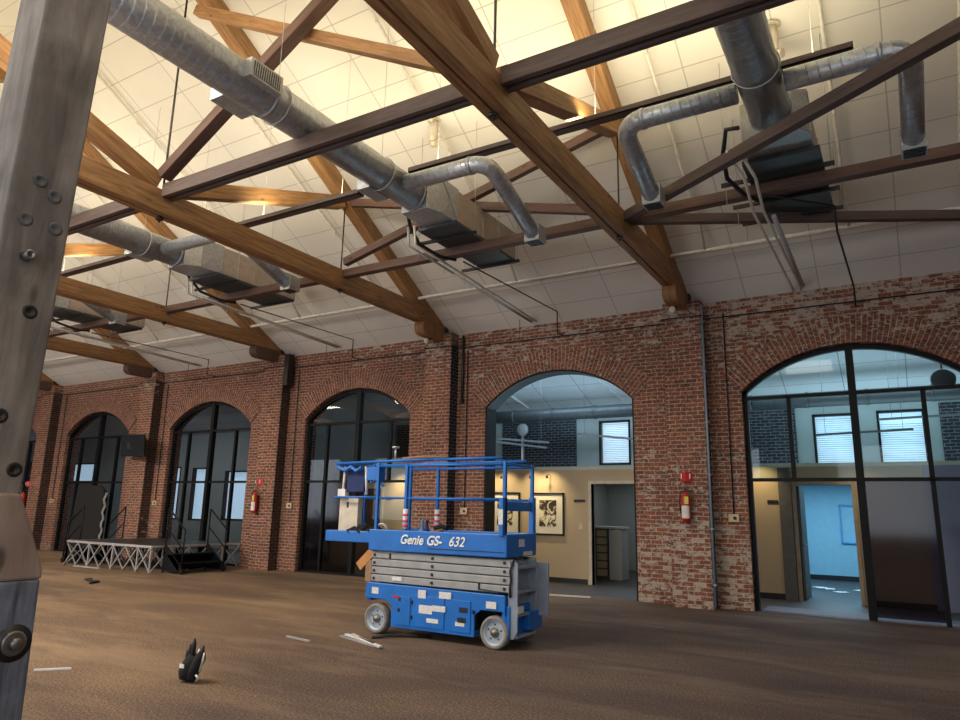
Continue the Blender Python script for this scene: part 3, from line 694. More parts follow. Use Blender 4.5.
# ------------------------------------------------------------------ arched windows
FY = YW+.16       # frame plane
def arch_window(k, sec, panes, lower=True):
    c, hw = ARC[k], HW[k]
    w = sroot('window_%d' % (k+1), (c, FY, 0)); O = (c, FY, 0)
    f = MB(); t = .075; d = .10
    # jambs + arched head
    for sg in (-1, 1): f.box(c+sg*hw-(t if sg > 0 else 0), c+sg*hw+(0 if sg > 0 else t), FY-d/2, FY+d/2, 0, SPR+.0, 'z')
    n = 28
    for i in range(n):
        xa = c-hw+2*hw*i/n; xb = c-hw+2*hw*(i+1)/n; za, zb = arcz(xa, c, hw), arcz(xb, c, hw)
        f.hexa([Vector((xa, FY-d/2, za-.09)), Vector((xa, FY+d/2, za-.09)), Vector((xa, FY+d/2, za)), Vector((xa, FY-d/2, za)),
                Vector((xb, FY-d/2, zb-.09)), Vector((xb, FY+d/2, zb-.09)), Vector((xb, FY+d/2, zb)), Vector((xb, FY-d/2, zb))])
    f.build('frame', 'blackframe', w, O)
    b = MB(); b.box(c-.06, c+.06, FY-.07, FY+.07, 0 if lower else 0, arcz(c, c, hw)-.02, 'z'); b.build('mullion', 'blackframe', w, O)
    for zz in (2.24, 3.71):
        b = MB(); b.box(c-hw+.02, c+hw-.02, FY-.045, FY+.045, zz-.03, zz+.03, 'x'); b.build('transom', 'blackframe', w, O)
    for (xo, z0, z1) in sec:
        b = MB(); b.box(c+xo-.035, c+xo+.035, FY-.045, FY+.045, z0, z1, 'z'); b.build('mullion', 'blackframe', w, O)
    b = MB(); b.box(c-hw, c+hw, FY-.05, FY+.05, 0.0, .05, 'x')
    if k not in (5,): b.build('sill', 'blackframe', w, O)
    for (xa, xb, z0, z1, m) in panes:
        b = MB()
        if z1 > 4:     # arched top light
            pts = [(c+xa, FY, z0)]
            q = 14
            pts += [(c+xb, FY, z0)] + [(c+xb+(xa-xb)*j/q, FY, arcz(c+xb+(xa-xb)*j/q, c, hw)-.05) for j in range(q+1)]
            b.prism(pts, (0, -.004, 0), (0, .004, 0))
        else: b.box(c+xa, c+xb, FY-.004, FY+.004, z0, z1)
        b.build('pane', m, w, O)
    return w
H = 1.78
def std(hw, gt, gm, lows):
    p = [(-hw+.07, -.05, 3.73, 4.5, gt), (.05, hw-.07, 3.73, 4.5, gt)]
    for xa, xb in ((-hw+.07, -1.05), (-1.0, -.05), (.05, 1.0), (1.05, hw-.07)): p.append((xa, xb, 2.26, 3.69, gm))
    for (xa, xb, m) in lows: p.append((xa, xb, .05, 2.22, m))
    return p
sec = [(-1.02, 2.26, 3.70), (1.02, 2.26, 3.70)]
low = [(-1.02, 0, 2.24), (1.02, 0, 2.24)]
arch_window(5, sec+[(1.02, 0, 2.24)], std(1.78, 'glass_teal', 'glass_teal', [(.05, 1.0, 'glass_dark'), (1.05, 1.71, 'glass_teal')]))
arch_window(3, sec+low[:1], std(1.70, 'glass_smoke', 'glass_smoke', [(-1.61, -1.05, 'glass_dark'), (-1.0, -.05, 'glass_dark'), (.05, 1.6, 'glass')]))
arch_window(2, sec+low, std(1.74, 'glass_smoke', 'glass_smoke', [(-1.67, -1.05, 'glass_smoke'), (-1.0, -.05, 'glass_smoke'), (.05, 1.0, 'glass_smoke'), (1.05, 1.67, 'glass_smoke')]))
arch_window(1, sec+low, std(1.76, 'glass_smoke', 'glass_smoke', [(-1.69, -1.05, 'glass_smoke'), (-1.0, -.05, 'glass_smoke'), (.05, 1.0, 'glass_smoke'), (1.05, 1.69, 'glass_smoke')]))
arch_window(0, sec+low, std(1.70, 'glass_smoke', 'glass_smoke', [(-1.59, -1.05, 'glass'), (-1.0, -.05, 'glass'), (.05, 1.0, 'glass'), (1.05, 1.59, 'glass')]))

w4 = sroot('window_5', (ARC[4], YW+.2, 0)); f = MB(); c, hw = ARC[4], HW[4]
for sg in (-1, 1): f.box(c+sg*hw-(.035 if sg > 0 else 0), c+sg*hw+(0 if sg > 0 else .035), YW+.015, YW+.43, 0, SPR, 'z')
for i in range(28):
    xa = c-hw+2*hw*i/28; xb = c-hw+2*hw*(i+1)/28; za, zb = arcz(xa, c, hw), arcz(xb, c, hw)
    f.hexa([Vector((xa, YW+.015, za-.035)), Vector((xa, YW+.43, za-.035)), Vector((xa, YW+.43, za)), Vector((xa, YW+.015, za)), Vector((xb, YW+.015, zb-.035)), Vector((xb, YW+.43, zb-.035)), Vector((xb, YW+.43, zb)), Vector((xb, YW+.015, zb))])
f.build('frame', 'blackframe', w4, (ARC[4], YW+.2, 0))
# ------------------------------------------------------------------ the rooms behind the arcade
YP = 15.54; PH = 2.6
pw = MB(); doors = [(-13.33, -12.45, 2.14), (-6.24, -5.08, 2.26), (-1.85, -.85, 2.24)]
xs = [-14.3]
for d in doors: xs += [d[0], d[1]]
xs.append(XR)
for i in range(0, len(xs), 2): pw.box(xs[i], xs[i+1], YP, YP+.14, 0, PH, 'z')
for d in doors: pw.box(d[0], d[1], YP, YP+.14, d[2], PH, 'x')
struct(pw.build('wall_partition', 'tan'))
b = MB(); b.box(.35, XR, YP-.03, YP, 0, PH, 'x'); struct(b.build('wall_partition', 'lavender'))
tb = MB(); tb.box(-2.28, 1.24, YW+.22, YW+.95, 0.0, .006, 'x'); struct(tb.build('trim_20', 'threshold'))
bb = MB()
for (a, b_) in ((-12.3, -6.36), (-4.96, -1.97), (-.74, .5)): bb.box(a, b_, YP-.02, YP, 0, .11, 'x')
struct(bb.build('baseboard_partition', 'black'))
b = MB(); b.box(-2.16, -1.93, YP-.12, YP, 0, PH-.02, 'z'); struct(b.build('trim_1', 'greycol'))  # dark grey box put in for the shading of the recessed corner
b = MB(); b.box(-14.3, XR, YP+.14, 22.4, PH-.02, PH+.08, 'x'); struct(b.build('ceiling_rooms', 'roomgrey'))
for i, (d, cm) in enumerate(zip(doors, ('cream', 'cream', 'door_tan'))):
    w = sroot('door_%d' % (i+1), ((d[0]+d[1])/2, YP, 0)); O = ((d[0]+d[1])/2, YP, 0)
    b = MB(); t = .07
    b.box(d[0]-t, d[0], YP-.04, YP+.18, 0, d[2]+t, 'z'); b.box(d[1], d[1]+t, YP-.04, YP+.18, 0, d[2]+t, 'z'); b.box(d[0], d[1], YP-.04, YP+.18, d[2], d[2]+t, 'x'); b.build('door_frame', cm, w, O)
    if i == 0:
        b = MB(); b.box(d[0], d[1], YP+.03, YP+.07, 0.01, d[2]); b.build('door_leaf', 'door_brown', w, O)
    if i == 1:
        b = MB(); b.box(d[1]-.05, d[1]-.01, YP+.16, YP+1.0, .01, d[2]-.02); b.build('door_leaf', 'cream', w, O)
    if i == 2:
        b = MB(); b.box(d[0]+.0, d[0]+.04, YP+.16, YP+1.0, .01, d[2]-.02); b.build('door_leaf', 'greycol', w, O)
        b = MB(); b.cyl((d[0]+.04, YP+.25, 1.05), (d[0]+.1, YP+.25, 1.05), .015, 8); b.build('door_handle', 'alu', w, O)
# room behind door 2 and room behind door 3
for (xa, xb, yb, m) in ((-7.6, -4.5, 20.2, 'roomgrey'), (-3.9, .4, 21.2, 'roomblue'), (-14.2, -11.5, 17.5, 'roomgrey')):
    b = MB(); b.box(xa-.1, xa, YP+.14, yb, 0, PH-.02); b.box(xb, xb+.1, YP+.14, yb, 0, PH-.02); b.box(xa-.1, xb+.1, yb, yb+.1, 0, PH-.02)
    struct(b.build('wall_room', m))
b = MB(); b.box(-3.9, .4, 21.18, 21.2, 0, .12); struct(b.build('baseboard_back', 'black'))
# outer wall high above the rooms and full height at the left bays
YO = 18.4
owin = [(-7.14, -6.24, 2.9, 4.12), (-1.71, -.81, 2.78, 4.02), (-.36, .58, 2.8, 4.04), (4.0, 4.9, 2.8, 4.0), (-13.0, -12.0, 2.9, 4.1)]
def holes_wall(x0, x1, z0, z1, hs, y, t, m, name):
    b = MB(); hs = sorted(hs); px = x0
    for (a, b_, h0, h1) in hs:
        b.box(px, a, y, y+t, z0, z1, 'z'); b.box(a, b_, y, y+t, z0, h0, 'x'); b.box(a, b_, y, y+t, h1, z1, 'x'); px = b_
    b.box(px, x1, y, y+t, z0, z1, 'z')
    return struct(b.build(name, m))
holes_wall(-14.3, XR, PH+.08, 5.2, owin, YO, .25, 'greygreen', 'wall_outer')
lwin = [(-17.6, -16.5, .9, 2.95), (-22.5, -21.2, 1.05, 2.9), (-24.45, -23.35, 1.0, 3.04), (-26.1, -25.2, 1.0, 3.1), (-33.2, -31.2, 2.5, 3.35), (-36.9, -35.6, .7, 3.5)]
holes_wall(XL-8, -14.3, 0, 5.2, lwin, YO, .25, 'greygreen', 'wall_outer')
b = MB(); b.box(-14.4, -14.3, YW+.42, YO, 0, 5.3); struct(b.build('wall_cross', 'roomgrey'))
b = MB(); b.box(XL-8, XL-7.9, YW+.42, YO, 0, 5.3); b.box(XL-8, XL, YW+.42, YW+.5, 0, 5.6); struct(b.build('wall_annex_left', 'roomgrey'))
# annex ceiling slopes down away from the arcade
b = MB(); ya, za, yb, zb = YW+.42, 6.15, YO+.1, 4.35; L_ = math.hypot(yb-ya, za-zb)
b.face([(XL-8, ya, za), (XR, ya, za), (XR, yb, zb), (XL-8, yb, zb)], [(XL-8, 0), (XR, 0), (XR, L_), (XL-8, L_)])
b.face([(XL-8, ya, za+.2), (XR, ya, za+.2), (XR, yb, zb+.2), (XL-8, yb, zb+.2)])
struct(b.build('ceiling_annex', 'ceiling2'))
b = MB(); b.box(XR, XR+.2, YW+.42, 22.5, 0, 6.3); struct(b.build('wall_annex_right', 'roomgrey'))
# dark painted brick panels on the outer wall
for n_, (a, b_, z0, z1) in enumerate([(-10.2, -7.82, PH+.08, 4.25), (-4.6, -2.08, PH+.08, 4.35), (.86, 3.4, PH+.08, 4.15), (-14.2, -13.4, PH+.08, 4.3)]):
    q = MB(); q.box(a, b_, YO-.06, YO, z0, z1); struct(q.build('trim_%d' % (n_+2), 'brick_dark'))
# outer windows: daylight panes with frames and blinds
wn = 7
for (a, b_, z0, z1) in owin + lwin:
    c = (a+b_)/2; w = sroot('window_%d' % wn, (c, YO, z0)); O = (c, YO, z0); wn += 1
    q = MB(); q.box(a, b_, YO+.16, YO+.17, z0, z1); q.build('pane', 'sky_pane', w, O)
    q = MB(); t = .05
    q.box(a, a+t, YO-.02, YO+.15, z0, z1, 'z'); q.box(b_-t, b_, YO-.02, YO+.15, z0, z1, 'z'); q.box(a, b_, YO-.02, YO+.15, z0, z0+t, 'x'); q.box(a, b_, YO-.02, YO+.15, z1-t, z1, 'x')
    q.build('window_frame', 'blackframe', w, O)
    if a > -14:
        q = MB(); n = int((z1-z0-.1)/.05)
        for k in range(n):
            if (a, k) and not (k > n-5 and a > -1): q.bar((a+t, YO+.06, z0+.07+.05*k), (b_-t, YO+.06, z0+.07+.05*k), .042, .003, (0, -.45, .9))
        q.build('blind', 'white', w, O)
# round dark duct along the annex eave
for (xa, xb, lab) in ((-10.9, -4.3, 'dark round duct under the annex ceiling seen through the open arch'), (-3.4, 3.4, 'dark round duct under the annex ceiling seen through the right-hand arch')):
    b = MB(); b.cyl((xa, 17.2, 4.2), (xb, 17.2, 4.2), .17, 20)
    for k in range(5): b.cyl((xa+.5+k*1.2, 17.2, 4.2), (xa+.55+k*1.2, 17.2, 4.2), .185, 20)
    tag(b.build('annex_duct', 'darkunder', None, ((xa+xb)/2, 17.2, 4.2)), lab, 'air duct', 'dark ducts in the annex')
# linear pendants in the annex
for (p0, p1, lab) in (((-9.3, 15.2, 3.45), (-7.5, 15.9, 3.3), 'thin white linear pendant left of the post-like fan in the open arch'), ((-9.35, 15.5, 3.4), (-7.7, 16.2, 3.2), 'second thin linear pendant lower in the open arch'),
                      ((-6.6, 15.6, 3.45), (-5.05, 16.1, 3.3), 'thin pendant crossing the bright window in the open arch'),
                      ((-1.45, 16.2, 3.30), (.3, 16.2, 3.35), 'lower thin pendant crossing the windows in the right arch'), ((-.3, 16.6, 3.62), (2.2, 16.6, 3.68), 'upper thin pendant in the right arch')):
    O = (Vector(p0)+Vector(p1))/2
    f = root('linear_pendant', O, lab, 'pendant lamp', 'linear pendants in the annex')
    b = MB(); b.bar(p0, p1, .05, .045); b.build('housing', 'greycol', f, O)
    for t in (.1, .9):
        q = Vector(p0).lerp(Vector(p1), t); b = MB(); b.cyl(q, (q.x, q.y, 6.15-(q.y-13.69)*.374), .004, 5); b.build('suspension_wire', 'greycol', f, O)
def cray(px, py):
    d = RT*((px-480)/FPX)-UP*((py-360)/FPX)+FW; t = (6.13+.374*13.69-CAMH)/(d.z+.374*d.y); return Vector((0, 0, CAMH))+d*t
for (a_, c_, lab) in ((cray(503, 391), cray(528, 408), 'white strip light on the annex ceiling at left of the open arch'), (cray(599, 380), cray(623, 401), 'white strip light on the annex ceiling at right of the open arch')):
    b = MB(); b.bar(a_, c_, .06, .05); tag(b.build('strip_light', 'white', None, (a_+c_)/2), lab, 'strip lamp', 'strip lights on the annex ceiling')
b = MB(); b.disc((.82, 15.0, 4.1), (0, -1, .25), [(.2, 0), (.2, .05), (.17, .07), (.05, .09), (0, .09)], 24); b.cyl((.82, 15.02, 4.1), (.82, 15.3, 5.5), .015, 8)
tag(b.build('hanging_speaker', 'darkunder', None, (.82, 15, 4.1)), 'round dark hanging speaker high in the right arch', 'speaker')
f = root('wall_bracket', (-9.45, 18.2, 3.4), 'grey round-headed bracket on the dark painted brick in the open arch', 'bracket')
b = MB(); b.disc((-9.45, 18.25, 3.95), (0, -1, 0), [(.18, 0), (.18, .06), (0, .07)], 20); b.build('head', 'grey_pipe', f, (-9.45, 18.2, 3.4))
b = MB(); b.box(-9.48, -9.42, 18.2, 18.3, 3.0, 3.8); b.build('stem', 'alu', f, (-9.45, 18.2, 3.4))
# framed prints on the tan wall
for (a, b_, z0, z1, lab) in ((-8.95, -8.11, 1.06, 2.06, 'framed black and white print seen through the platform rails'), (-7.78, -6.93, 1.06, 2.05, 'framed black and white print on the tan wall right of the lift')):
    O = ((a+b_)/2, YP-.02, (z0+z1)/2); f = root('framed_print', O, lab, 'picture', 'framed prints on the tan wall')
    b = MB(); t = .035
    for q in ((a, a+t, z0, z1), (b_-t, b_, z0, z1), (a, b_, z0, z0+t), (a, b_, z1-t, z1)): b.box(q[0], q[1], YP-.045, YP-.0, q[2], q[3])
    b.build('picture_frame', 'black', f, O)
    b = MB(); b.box(a+t, b_-t, YP-.02, YP-.01, z0+t, z1-t); b.build('mount', 'artpaper', f, O)
    b = MB(); b.box(a+.2, b_-.2, YP-.024, YP-.02, z0+.2, z1-.17); b.build('print', 'print', f, O)
# spot heads for the prints
for n_, (xx, lab) in enumerate(((-9.0, 'small spot lamp above the left print'), (-8.55, 'small spot lamp right of the left print'), (-7.75, 'small spot lamp above the right print, left one'), (-7.3, 'small spot lamp above the right print, right one'))):
    O = (xx, YP-.2, 2.38); f = root('spot_lamp', O, lab, 'spot lamp', 'small spot lamps on the tan wall')
    b = MB(); b.tube([(xx, YP, 2.48), (xx, YP-.12, 2.48), (xx, YP-.2, 2.44)], .008, 6); b.build('arm', 'iron', f, O)
    b = MB(); b.disc((xx, YP-.2, 2.46), (0, .25, -1), [(.015, 0), (.028, .02), (.028, .07)], 12); b.build('head', 'iron', f, O)
b = MB(); b.box(-6.68, -6.40, YP-.015, YP, 1.84, 1.9); tag(b.build('door_plate', 'black', None, (-6.5, YP, 1.87)), 'small black name plate left of the open doorway', 'sign', 'black door plates')
b = MB(); b.box(-2.4, -2.19, YP-.015, YP, 1.86, 1.93); tag(b.build('door_plate', 'black', None, (-2.3, YP, 1.89)), 'small black name plate on the tan wall in the right arch', 'sign', 'black door plates')
b = MB(); b.box(-12.28, -12.1, YP-.015, YP, 1.84, 1.9); tag(b.build('door_plate', 'black', None, (-12.2, YP, 1.87)), 'small black name plate right of the brown door behind the lift rails', 'sign', 'black door plates')
b = MB(); b.box(-6.56, -6.47, YP-.012, YP, 1.22, 1.36); tag(b.build('light_switch', 'cream', None, (-6.5, YP, 1.3)), 'cream light switch between the right print and the doorway', 'switch')
# cabinet and boxes in the room with the open doorway
O = (-6.5, 17.2, 0); f = root('storage_cabinet', O, 'tall cabinet with stacked white and beige bins inside the open doorway', 'cabinet')
b = MB(); b.box(-6.95, -6.45, 17.1, 17.6, 0, 1.22, 'z'); b.build('cabinet_body', 'greycol', f, O)
b = MB()
for k in range(6): b.box(-6.72, -6.47, 17.04, 17.1, .08+.19*k, .23+.19*k)
b.build('drawer_fronts', 'boxbeige', f, O)
b = MB(); b.box(-6.40, -6.08, 17.05, 17.55, 0, 1.2, 'z'); b.build('side_panel', 'sticker', f, O)
b = MB(); b.box(-7.0, -6.05, 17.05, 17.62, 1.22, 1.27); b.build('cabinet_top', 'white', f, O)
b = MB(); b.box(-5.9, -5.3, 18.3, 18.9, 0, .62); tag(b.build('dark_chest', 'greycol', None, (-5.6, 18.6, 0)), 'low dark chest at the back of the open doorway room', 'chest')
O = (-1.1, 21.15, 1.4); b = MB()
for q in ((-1.55, -1.52, .95, 1.95), (-1.05, -1.02, .95, 1.95), (-1.55, -1.02, 1.92, 1.95), (-1.55, -1.02, .95, .98)): b.box(q[0]+.05, q[1]+.05, 21.14, 21.2, q[2], q[3])
tag(b.build('empty_frame', 'bluelight', None, O), 'empty blue-grey frame on the pale blue back wall', 'frame')
for n_, (xx, yy, rz, lab) in enumerate(((-1.83, 18.5, .3, 'crumpled white paper on the blue room floor, left one'), (-1.62, 18.3, 1.2, 'crumpled white paper on the blue room floor, middle one'), (-1.35, 17.9, .2, 'flat white paper on the blue room floor, nearest one'), (-.98, 18.6, .2, 'small white scrap beside the right door jamb'))):
    b = MB(); s = .16
    pts = [(xx+s*math.cos(rz+q*1.05)*(1+.3*math.sin(q*2.3)), yy+s*.8*math.sin(rz+q*1.05), .0) for q in range(6)]
    b.prism(pts, (0, 0, .004), (0, 0, .03 if n_ < 2 else .01)); tag(b.build('paper_scrap', 'paper', None, (xx, yy, 0)), lab, 'paper', 'papers on the blue room floor')

# ------------------------------------------------------------------ things on the brick wall
def extinguisher(x, y, z, lab, slab):
    O = (x, y, z); f = root('fire_extinguisher', O, lab, 'fire extinguisher', 'fire extinguishers on the brick piers')
    b = MB(); b.disc((x, y-.12, z-.25), (0, 0, 1), [(.05, 0), (.078, .02), (.078, .40), (.06, .46), (.03, .50), (.03, .53)], 20); b.build('cylinder', 'red', f, O)
    b = MB(); b.tube([(x+.0795*math.sin(a), y-.12-.0795*math.cos(a), z-.13) for a in (-1, -.6, -.2, .2, .6, 1)], .001, 4)
    for q in range(7):
        a0_, a1_ = -1.1+.3*q, -1.1+.3*(q+1)
        b.face([(x+.0795*math.sin(a0_), y-.12-.0795*math.cos(a0_), z-.18), (x+.0795*math.sin(a1_), y-.12-.0795*math.cos(a1_), z-.18), (x+.0795*math.sin(a1_), y-.12-.0795*math.cos(a1_), z+.04), (x+.0795*math.sin(a0_), y-.12-.0795*math.cos(a0_), z+.04)])
    b.build('paper_label', 'white', f, O)
    b = MB(); b.box(x-.02, x+.08, y-.14, y-.1, z+.29, z+.32); b.bar((x-.02, y-.12, z+.34), (x+.1, y-.12, z+.38), .02, .015); b.cyl((x, y-.12, z+.26), (x, y-.12, z+.34), .02, 8); b.build('handle', 'black', f, O)
    b = MB(); b.tube([(x, y-.12, z+.3), (x-.09, y-.13, z+.28), (x-.11, y-.13, z+.1), (x-.09, y-.13, z-.1)], .012, 8); b.build('hose', 'cable', f, O)
    b = MB(); b.box(x-.0, x+.07, y-.21, y-.205, z+.07, z+.2); b.build('inspection_tag', 'yellow', f, O)
    b = MB(); b.box(x-.03, x+.03, y-.04, y, z-.2, z+.2); b.build('wall_bracket', 'iron', f, O)
    O = (x, y, z+.55); s = root('extinguisher_sign', O, slab, 'sign', 'red signs above the extinguishers')
    b = MB(); b.prism([(x-.11, y, z+.47), (x-.0, y-.09, z+.47), (x+.11, y, z+.47)], (0, 0, 0), (0, 0, .17)); b.build('sign_panel', 'redsign', s, O)
    for sg in (-1, 1):
        ang = -sg*math.atan2(.09, .11)
        ofs = Vector((x+sg*.055-.0, y-.047, z+.5))
        b = MB(); dv = Vector((math.cos(ang), math.sin(ang), 0))
        b.bar(ofs-dv*.028+Vector((0, -.004, .02)), ofs-dv*.028+Vector((0, -.004, .11)), .018, .002); b.bar(ofs+dv*.028+Vector((0, -.004, .02)), ofs+dv*.028+Vector((0, -.004, .11)), .018, .002); b.bar(ofs+Vector((0, -.004, .02))-dv*.03, ofs+Vector((0, -.004, .02))+dv*.03, .014, .002)
        b.build('symbol', 'white', s, O)
extinguisher(-3.36, YW-.3, 1.72, 'fire extinguisher with white label on the brick pier at right', 'red folded sign above the extinguisher on the right pier')
extinguisher(-14.49, YW-.3, 1.66, 'fire extinguisher on the brick pier between the left arches', 'red folded sign above the extinguisher between the left arches')
extinguisher(-25.9, YW-.3, 1.62, 'fire extinguisher partly hidden behind the weathered post', 'red folded sign beside the weathered post')
def jbox(x, z, lab, y=YW, top=5.3, m='boxbeige'):
    O = (x, y, z); f = root('junction_box', O, lab, 'electrical box', 'electrical boxes with conduit on the piers')
    b = MB(); b.box(x-.09, x+.09, y-.06, y, z-.07, z+.07); b.build('box_body', m, f, O, bevel=.006)
    b = MB(); b.disc((x+.02, y-.06, z), (0, -1, 0), [(.03, 0), (.03, .012), (0, .014)], 12); b.build('outlet', 'iron', f, O)
    b = MB(); b.tube([(x, y-.03, z+.07), (x-.0, y-.03, top)], .012, 8); b.build('conduit', 'cable', f, O)
jbox(-2.62, 1.56, 'beige electrical box with a round outlet left of the right arch', top=5.35)
jbox(-8.3, 1.58, 'beige electrical box behind the lift rails', top=5.2)
jbox(-13.62, 1.62, 'beige electrical box beside the dark-framed arch left of the lift', top=5.2)
jbox(-19.2, 1.62, 'beige electrical box right of the television pier, above the stage', top=5.2)
jbox(-24.8, 1.62, 'beige electrical box left of the curtained arch', top=5.2)
# cable run along the wall head
b = MB()
pts = []
xx = XL+.5
for k, p in enumerate(sorted(PIL)):
    pts += [(p-.74, YW-.03, 5.28), (p-.73, YW-.33, 5.28), (p+.03, YW-.33, 5.28), (p+.03, YW-.03, 5.28)]
pts = [(XL+.3, YW-.03, 5.28)] + pts + [(XR-.3, YW-.03, 5.28)]
b.tube(pts, .013, 6, True); tag(b.build('wall_cable', 'cable', None, (-10, YW, 5.28)), 'thin dark cable running level just below the wall head', 'cable')
# conduits on the pilaster sides
for n_, (p, m, r, z0, lab) in enumerate(((PIL[0], 'lift_grey2', .024, .02, 'blue-grey conduit running full height on the right brick pier'),)):
    b = MB(); xx = p+.03
    b.tube([(xx, YW-.27, z0), (xx, YW-.27, 5.5)], r, 10)
    for q in range(6): b.box(xx-.04, xx+.04, YW-.30, YW-.24, .4+q*.95, .43+q*.95)
    tag(b.build('pier_conduit', m, None, (xx, YW-.27, 0)), lab, 'conduit', 'conduits on the brick piers')
b = MB(); b.tube([(-8.42, YW-.05, 5.55), (-8.42, YW-.05, 4.05)], .03, 10); b.cyl((-8.42, YW-.05, 4.05), (-8.42, YW-.05, 3.97), .045, 10)
tag(b.build('hanging_conduit', 'iron', None, (-8.42, YW, 5)), 'short dark pipe ending halfway down right of the pier behind the lift', 'pipe')
b = MB(); b.box(-13.93, -13.78, YW-.3, YW-.1, 4.75, 5.6); tag(b.build('downpipe_box', 'iron', None, (-13.85, YW-.2, 5.2)), 'dark bracket at the pier top left of the dark-framed arch', 'bracket')
# small speakers/lights at the truss ends
for n_, (xx, lab) in enumerate(((-3.33, 'small white floodlight at the right truss end'), (-8.93, 'small white floodlight at the truss end over the lift'))):
    O = (xx, YW-.62, 5.35); f = root('floodlight', O, lab, 'floodlight', 'floodlights at the truss ends')
    b = MB(); b.disc((xx-.02, YW-.7, 5.37), (-.3, -.8, -.5), [(.03, 0), (.06, .05), (.06, .09), (.045, .095)], 14); b.build('head', 'white', f, O)
    b = MB(); b.cyl((xx-.02, YW-.68, 5.38), (xx, YW-.55, 5.46), .02, 8); b.build('arm', 'iron', f, O)
# television
O = (-20.1, 12.95, 3.3); f = root('television', O, 'flat black television mounted on the pier above the stage', 'television')
tv = MB()
tv.hexa([Vector(p) for p in ((-20.38, 12.72, 2.98), (-19.06, 12.60, 2.96), (-19.06, 12.66, 2.96), (-20.38, 12.78, 2.98), (-20.42, 12.68, 3.64), (-19.10, 12.56, 3.60), (-19.10, 12.62, 3.60), (-20.42, 12.74, 3.64))])
tv.build('tv_body', 'black', f, O, bevel=.008)
tv = MB(); tv.face([(-20.36, 12.711, 3.01), (-19.08, 12.594, 2.99), (-19.12, 12.557, 3.57), (-20.40, 12.675, 3.61)]); tv.build('screen', 'screen', f, O)
tv = MB(); tv.box(-20.0, -19.8, 12.64, 12.98, 3.2, 3.4, 'y'); tv.build('wall_arm', 'iron', f, O)

# ------------------------------------------------------------------ stage
SX0, SX1, SY0, SY1, SZ = -18.85, -15.36, 10.65, 13.2, .62
SX0 = -18.9
O = ((SX0+SX1)/2, SY0, 0); st = root('stage', O, 'low portable black stage with silver lattice skirt in front of the left arches', 'stage')
b = MB(); b.box(SX0, SX1, SY0, YW-.03, SZ-.06, SZ, 'x'); b.build('deck', 'black', st, O)
b = MB(); 
b.box(SX0-.01, SX1+.01, SY0-.02, SY0+.02, SZ-.05, SZ+.005, 'x'); b.box(SX1-.02, SX1+.02, SY0, YW-.03, SZ-.05, SZ+.005, 'y'); b.box(SX0-.02, SX0+.02, SY0, YW-.03, SZ-.05, SZ+.005, 'y'); b.build('deck_edge', 'alu', st, O)
def lattice(p0, p1, n, m='alu'):
    p0, p1 = Vector(p0), Vector(p1)
    for i in range(n):
        a = p0.lerp(p1, i/n); c = p0.lerp(p1, (i+1)/n); nrm = (p1-p0).normalized().cross(Vector((0, 0, 1)))*.02
        up = Vector((0, 0, SZ-.06)); dn = Vector((0, 0, .02))
        q = MB(); q.bar(a+up, c+dn, .022, .028, nrm); q.bar(a+dn+nrm, c+up+nrm, .022, .028, nrm); q.build('cross_brace', m, st, O)
    for i in range(0, n+1, 2):
        a = p0.lerp(p1, i/n); q = MB(); q.box(a.x-.018, a.x+.018, a.y-.018, a.y+.018, 0, SZ-.05, 'z'); q.build('leg', 'alu', st, O)
lattice((SX0, SY0, 0), (SX1, SY0, 0), 7); lattice((SX1, SY0, 0), (SX1, YW-.05, 0), 5); lattice((SX0, SY0, 0), (SX0, YW-.36, 0), 4)
lattice((SX0+.2, SY0+1.2, 0), (SX1-.2, SY0+1.2, 0), 6)
b = MB(); b.box(SX0+.6, SX0+1.7, SY0-.12, SY0-.06, .0, .03); b.build('base_rail', 'alu', st, O)
def stairs(O, lab, rz):
    f = root('stage_steps', O, lab, 'steps', 'portable steps beside the stage', rz)
    # local: x across (width 1.2), y depth away from the stage, going down
    for k in range(2):
        b = MB(); b.box(-.6, .6, .05+.28*k, .33+.28*k, .40-.2*k, .44-.2*k); b.build('tread', 'blackframe', f)
    for sx in (-.6, .6):
        b = MB(); b.bar((sx, 0, .6), (sx, .75, .03), .04, .12); b.build('stringer', 'blackframe', f)
        b = MB(); b.cyl((sx, .02, .0), (sx, .02, 1.5), .019, 8); b.cyl((sx, .7, .0), (sx, .7, 1.0), .019, 8); b.cyl((sx, .02, 1.5), (sx, .7, 1.0), .019, 8); b.cyl((sx, .02, 1.05), (sx, .7, .55), .016, 8); b.build('handrail', 'blackframe', f)
    b = MB(); b.box(-.58, .58, .03, .05, .05, .38); b.build('riser_panel', 'blackframe', f)
    for sx in (-.63, .6):
        b = MB(); b.prism([(sx, .02, .04), (sx, .62, .04), (sx, .62, .22), (sx, .33, .42), (sx, .02, .42)], (0, 0, 0), (.02, 0, 0)); b.build('side_panel', 'blackframe', f)
stairs((SX1+.06, 11.55, 0), 'black portable steps with handrails at the right side of the stage', -PI/2)
stairs((SX0-.05, 11.6, 0), 'black portable steps with handrails at the far left side of the stage', PI/2)
b = MB()
pp = [(-22.95, 12.9, 0), (-21.25, 12.9, 0), (-21.25, 12.9, 1.75), (-21.35, 12.9, 1.98), (-21.6, 12.9, 2.12), (-22.75, 12.9, 2.12)]
b.prism(pp, (0, 0, .0), (0, .12, 0)); tag(b.build('black_backdrop', 'blackfab', None, (-21.8, 12.9, 0)), 'tall black cloth-covered panel with rounded corner before the curtained arch', 'backdrop')
b = MB(); n = 16
